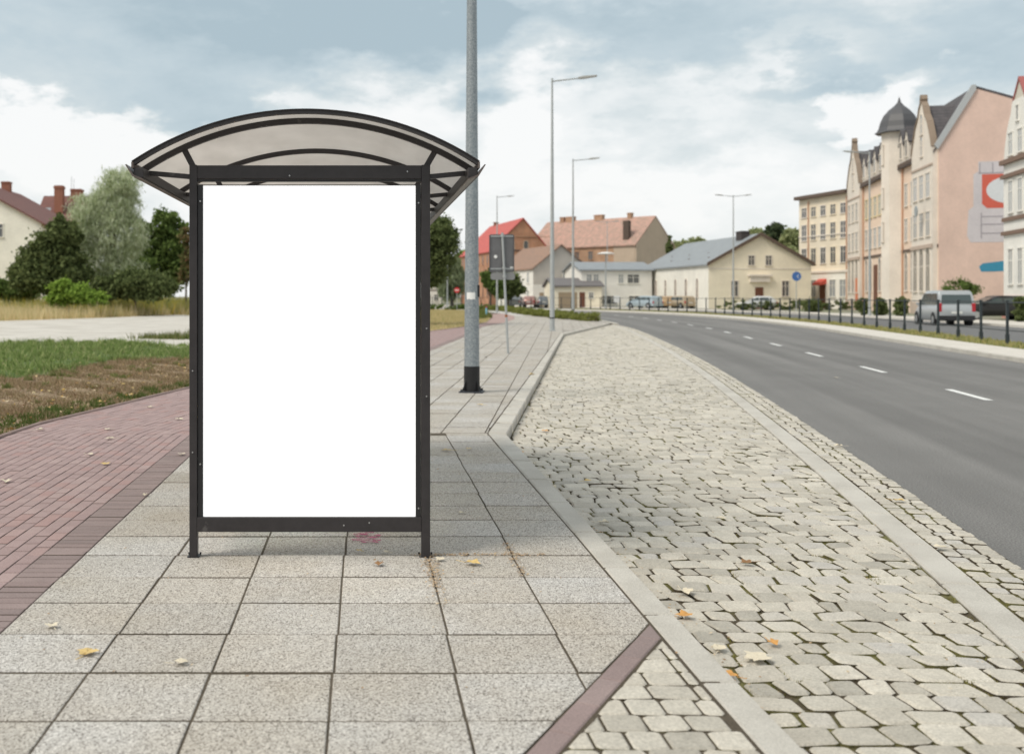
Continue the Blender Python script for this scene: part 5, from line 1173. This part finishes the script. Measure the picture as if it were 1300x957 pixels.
    for s_ in (1,-1):
        zz0, zz1 = (.72,1.16) if kind == 'van' else (.62,.86)
        MB().box(-h-.015,-h+.10,min(s_*w_*.78,s_*w_*.97),max(s_*w_*.78,s_*w_*.97),zz0,zz1).build('tail_light', TAIL, t, bevel=.015)
        MB().box(h-.16,h-.01,min(s_*w_*.50,s_*w_*.80),max(s_*w_*.50,s_*w_*.80),.52,.66).build('headlight', HEADL, t, bevel=.015)
        MB().box(h-1.45,h-1.30,min(s_*(w_+.0),s_*(w_+.16)),max(s_*(w_+.0),s_*(w_+.16)),bz+.02,bz+.16).build('wing_mirror', paint, t, bevel=.02)
        for x in (-h+.78, h-.82):
            MB().cyl((x, s_*(w_-.24), .33),(x, s_*(w_+.004), .33),.37,n=20).build('wheel_arch', BUMP, t)
            wh = MB().cyl((x, s_*(w_-.20), .31),(x, s_*(w_+.015), .31),.31,n=20).build('wheel', TYRE, t)
            MB().cyl((x, s_*(w_+.0), .31),(x, s_*(w_+.022), .31),.20,n=14).build('rim', RIM, wh)
    MB().box(-h-.02,-h-.006,-.26,.26,.62,.73).build('number_plate', PLATE, t)
    MB().box(h+.0,h+.035,-.26,.26,.38,.49).build('number_plate', PLATE, t)
    return t
def carpaint(name, c): return mat(name, c, .28, .25, spec=.6)
Yv = 57.5; hdg = math.atan2(1, .21)
car('van', 'silver minivan driving away on the second road beyond the railing', (XP(1197,Yv), Yv, .02), hdg, carpaint('silver_paint', (.42,.44,.45)), 'van', cat='van')
cg = 'cars parked beyond the railing'
for px, Yc, col, nm, kd, an, lb in ((656,143,(.55,.56,.57),'white_silver','hatch',70,'pale silver hatchback below the left end of the brown tiled roof'),(673,146,(.40,.22,.19),'salmon_red','hatch',75,'salmon red car in front of the gabled house side wall'),
        (691,144,(.18,.20,.22),'slate_grey','hatch',80,'slate grey car left of the tall lamp'),(714,143,(.40,.46,.50),'pale_blue_grey','estate',115,'pale blue grey estate car between the two tall lamps'),
        (818,128,(.36,.43,.47),'light_blue','estate',120,'light blue car in front of the white two storey house'),(835,131,(.05,.055,.065),'dark_navy','hatch',70,'dark car beside the light blue one'),
        (847,130,(.45,.30,.16),'orange','hatch',80,'orange car in front of the arched hall windows'),(862,128,(.42,.34,.24),'sand','estate',110,'sand coloured car at the corner of the cream hall'),
        (965,112,(.62,.63,.62),'off_white','hatch',170,'off white car behind the dark hedge of the hall'),(1262,66,(.02,.02,.022),'black','estate',175,'black car parked against the pink side wall')):
    zz = .1
    car('parked_car', lb, (XP(px,Yc), Yc + (1.2 if px == 965 else 0), zz), R(an), carpaint('paint_'+nm, col), kd, cg)
# ------------------------------------------------------------------ graffiti patch on slab, fallen leaves
gm = bpy.data.materials.new('pink_chalk'); gm.use_nodes = True; gn = gm.node_tree; b_ = gn.nodes['Principled BSDF']; b_.inputs['Base Color'].default_value = (.50,.12,.22,1); b_.inputs['Roughness'].default_value = .9
tcn = gn.nodes.new('ShaderNodeTexCoord'); no = gn.nodes.new('ShaderNodeTexNoise'); no.inputs['Scale'].default_value = 22; no.inputs['Detail'].default_value = 4; gn.links.new(tcn.outputs['Object'], no.inputs['Vector'])
mr = gn.nodes.new('ShaderNodeMapRange'); gn.links.new(no.outputs['Fac'], mr.inputs[0]); mr.inputs[1].default_value = .42; mr.inputs[2].default_value = .6; mr.inputs[4].default_value = .8; gn.links.new(mr.outputs[0], b_.inputs['Alpha'])
g = MB()
for k in range(7):
    y_ = 6.72+k*.045; x0 = -.07+random.uniform(0,.05); x1 = .10+random.uniform(-.04,.04)
    n = 8; pts_ = [(x0+(x1-x0)*i/n, y_+.012*math.sin(i*1.3+k)) for i in range(n+1)]
    g.add([(x, yy-.020, .0065) for x, yy in pts_]+[(x, yy+.020, .0065) for x, yy in pts_], [(i, i+1, n+2+i, n+1+i) for i in range(n)])
struct(g.build('pavement_spray_mark', gm))
LC = {'yellow': mat('leaf_yellow', (.58,.42,.17), .7, var=.2, vscale=30), 'pale': mat('leaf_pale', (.62,.55,.42), .7, var=.15, vscale=30), 'brown': mat('leaf_brown', (.26,.14,.06), .8, var=.2, vscale=30), 'orange': mat('leaf_orange', (.55,.28,.08), .7, var=.2, vscale=30)}
def leaf(x, y, z, s, colr, label):
    s *= 1.25; n = 14; v = []; ang0 = random.uniform(0, 6.28); cz = random.uniform(.1,.35)
    v.append((0,0,.012))
    for i in range(n):
        a = 2*math.pi*i/n; r = s*(.38+.62*(abs(math.cos(a*2.5))**.8))*(.75 if math.cos(a) < -.3 else 1)*random.uniform(.85,1.1)
        xx = r*math.cos(a); yy = r*.8*math.sin(a); v.append((xx, yy, .006+cz*abs(yy)+random.uniform(0,.010)))
    f = [(0, 1+i, 1+(i+1)%n) for i in range(n)]
    m = MB(); m.add(v, f); m.bar((-s*.6,0,.008),(-s*1.5,s*.15,.012),.003,.002)
    o = m.build('fallen_leaf', LC[colr], None, smooth=False, loc=(x,y,z)); o.rotation_euler = (0,0,ang0)
    tag(o, label, 'leaf', 'fallen leaves on the paving')
def gnd(px, py, z=0): Yg = (EYE-z)*1364/(py-376); return XP(px, Yg), Yg
for px, py, z, s, c, lb in ((110,832,0,.052,'yellow','flat yellow leaf on the pavement near the lower left corner'),(228,844,0,.034,'pale','pale leaf on the slab right of the lower left yellow leaf'),(66,798,0,.036,'pale','pale leaf at the brown brick border at left'),
        (598,717,0,.052,'yellow','curled yellow leaf right of the shelter foot'),(558,712,0,.03,'pale','small pale yellow leaf touching the right shelter foot'),(482,718,0,.034,'brown','small brown leaf in front of the shelter'),(490,703,0,.026,'pale','tiny pale scrap below the poster frame'),
        (456,701,0,.022,'yellow','tiny yellowish scrap below the pink spray mark'),(8,612,0,.05,'pale','white leaf at the left edge on the pink bricks'),(134,590,0,.048,'yellow','yellow brown leaf on the pink bricks'),(140,558,0,.055,'pale','largest pale leaf in the middle of the brick path'),(138,546,0,.045,'pale','thin pale leaf just beyond the largest one on the brick path'),
        (113,578,0,.04,'pale','pale leaf left of the yellow brown leaf on the path'),(230,578,0,.05,'pale','pale leaf on the brown brick border beside the shelter'),(228,533,0,.055,'pale','pale leaf on the path close to the shelter post'),(190,518,0,.05,'pale','pale leaf near the lawn edge of the path'),(50,547,0,.06,'pale','white leaf at the bend of the path edging'),(184,630,0,.03,'pale','small pale leaf on the border further back'),
        (568,573,0,.05,'yellow','yellow leaf on the slabs beyond the right post'),(595,571,0,.035,'yellow','small greenish yellow leaf further right on the slabs'),(586,653,0,.022,'pale','tiny pale leaf right of the shelter on a slab'),(610,515,0,.05,'yellow','yellow leaf near the lamp base'),(676,476,0,.07,'yellow','bright yellow leaf on the far kerb'),
        (868,753,-.095,.055,'pale','pale oak leaf lying on the setts near the kerb'),(868,784,-.095,.05,'orange','orange leaf lying against the kerb'),(960,838,-.095,.075,'pale','large curled pale leaf on the setts at the bottom'),(980,818,-.095,.035,'orange','small orange leaf above the large curled one'),(912,826,-.095,.045,'pale','pale leaf left of the large curled one'),
        (950,716,-.095,.045,'brown','dark curled leaf in the middle of the setts'),(914,660,-.095,.045,'pale','pale leaf on the setts further up'),(745,612,-.095,.04,'yellow','yellow leaf on the setts beside the kerb middle'),(660,575,-.095,.05,'orange','orange leaf in the corner of the raised kerb'),(676,590,-.095,.05,'pale','pale leaf beside the kerb corner'),(700,620,-.095,.045,'pale','pale leaf on setts right of the kerb line'),(765,665,-.095,.045,'pale','pale leaf at the kerb beside the near setts'),
        (1065,567,-.095,.05,'pale','pale leaf on the dark asphalt'),(1140,637,-.095,.05,'yellow','yellowish leaf on the gutter setts'),(1062,480,-.095,.05,'pale','small pale leaf on the road near the lane line'),(692,548,-.095,.05,'orange','orange leaf beyond the kerb corner'),(712,560,-.095,.045,'pale','pale leaf right of the kerb corner in the bay'),(1195,697,-.095,.05,'pale','pale leaf at the edge of the gutter setts'),(860,860,-.095,.04,'orange','orange leaf under the kerb at the bottom')):
    x, y_ = gnd(px, py, z)
    if px < 1000 and z < 0 and y_ < 12 and x < polyX(KO, y_)+.04: x = polyX(KO, y_)+.07
    leaf(x, y_, z+.004, s, c, lb)
# leaf litter on the lawn (uncountable)
V = []
for _ in range(420):
    y_ = random.uniform(11.2, 27); x = polyX(Qc, y_)-.1-abs(random.gauss(0,2.2)); s = random.uniform(.02,.05); a = random.uniform(0,6.28); z = .02+random.uniform(0,.03)
    for k in range(4): V.append((x+s*math.cos(a+k*1.57)*(1 if k%2 else .6), y_+s*math.sin(a+k*1.57)*(1 if k%2 else .6), z+random.uniform(-.012,.02)))
tag(tris_obj('leaf_litter', np.array(V), leafmat('litter', [(.50,.42,.24),(.26,.13,.06),(.62,.52,.36),(.55,.36,.08),(.34,.20,.11)], .1), quad=True), 'scattered dry leaves over the brown lawn', 'leaf litter', kind='stuff')
V = []
for _ in range(2600):
    y_ = random.uniform(4.2, 30); rr0 = random.random()
    if rr0 < .12: x = .40+random.gauss(0,.025); y_ = 5.3+1.1*random.random()**.6; z = .003
    elif rr0 < .20: x = random.uniform(.3, 1.1); y_ = 6.40+random.gauss(0,.02); z = .003
    elif rr0 < .26: x = .90+random.gauss(0,.02); y_ = random.uniform(5.9,6.7); z = .003
    elif random.random() < .5: x = polyX(KO, y_)+abs(random.gauss(0,.10))+.01; z = -.094
    elif random.random() < .5: x = random.uniform(-1.6, polyX(KI, y_)); z = .004
    else: x = random.uniform(polyX(KO, y_), EX(y_)-.4); z = -.092
    s = random.uniform(.004,.013); a = random.uniform(0,6.28)
    for k in range(4): V.append((x+s*math.cos(a+k*1.57)*(1 if k%2 else .5), y_+s*math.sin(a+k*1.57)*(1 if k%2 else .5), z+random.uniform(0,.006)))
tag(tris_obj('leaf_crumbs', np.array(V), leafmat('crumbs', [(.50,.40,.27),(.30,.20,.12),(.46,.33,.21),(.60,.50,.36)], .1), quad=True), 'tiny leaf crumbs scattered over paving and along the kerb', 'leaf litter', kind='stuff')
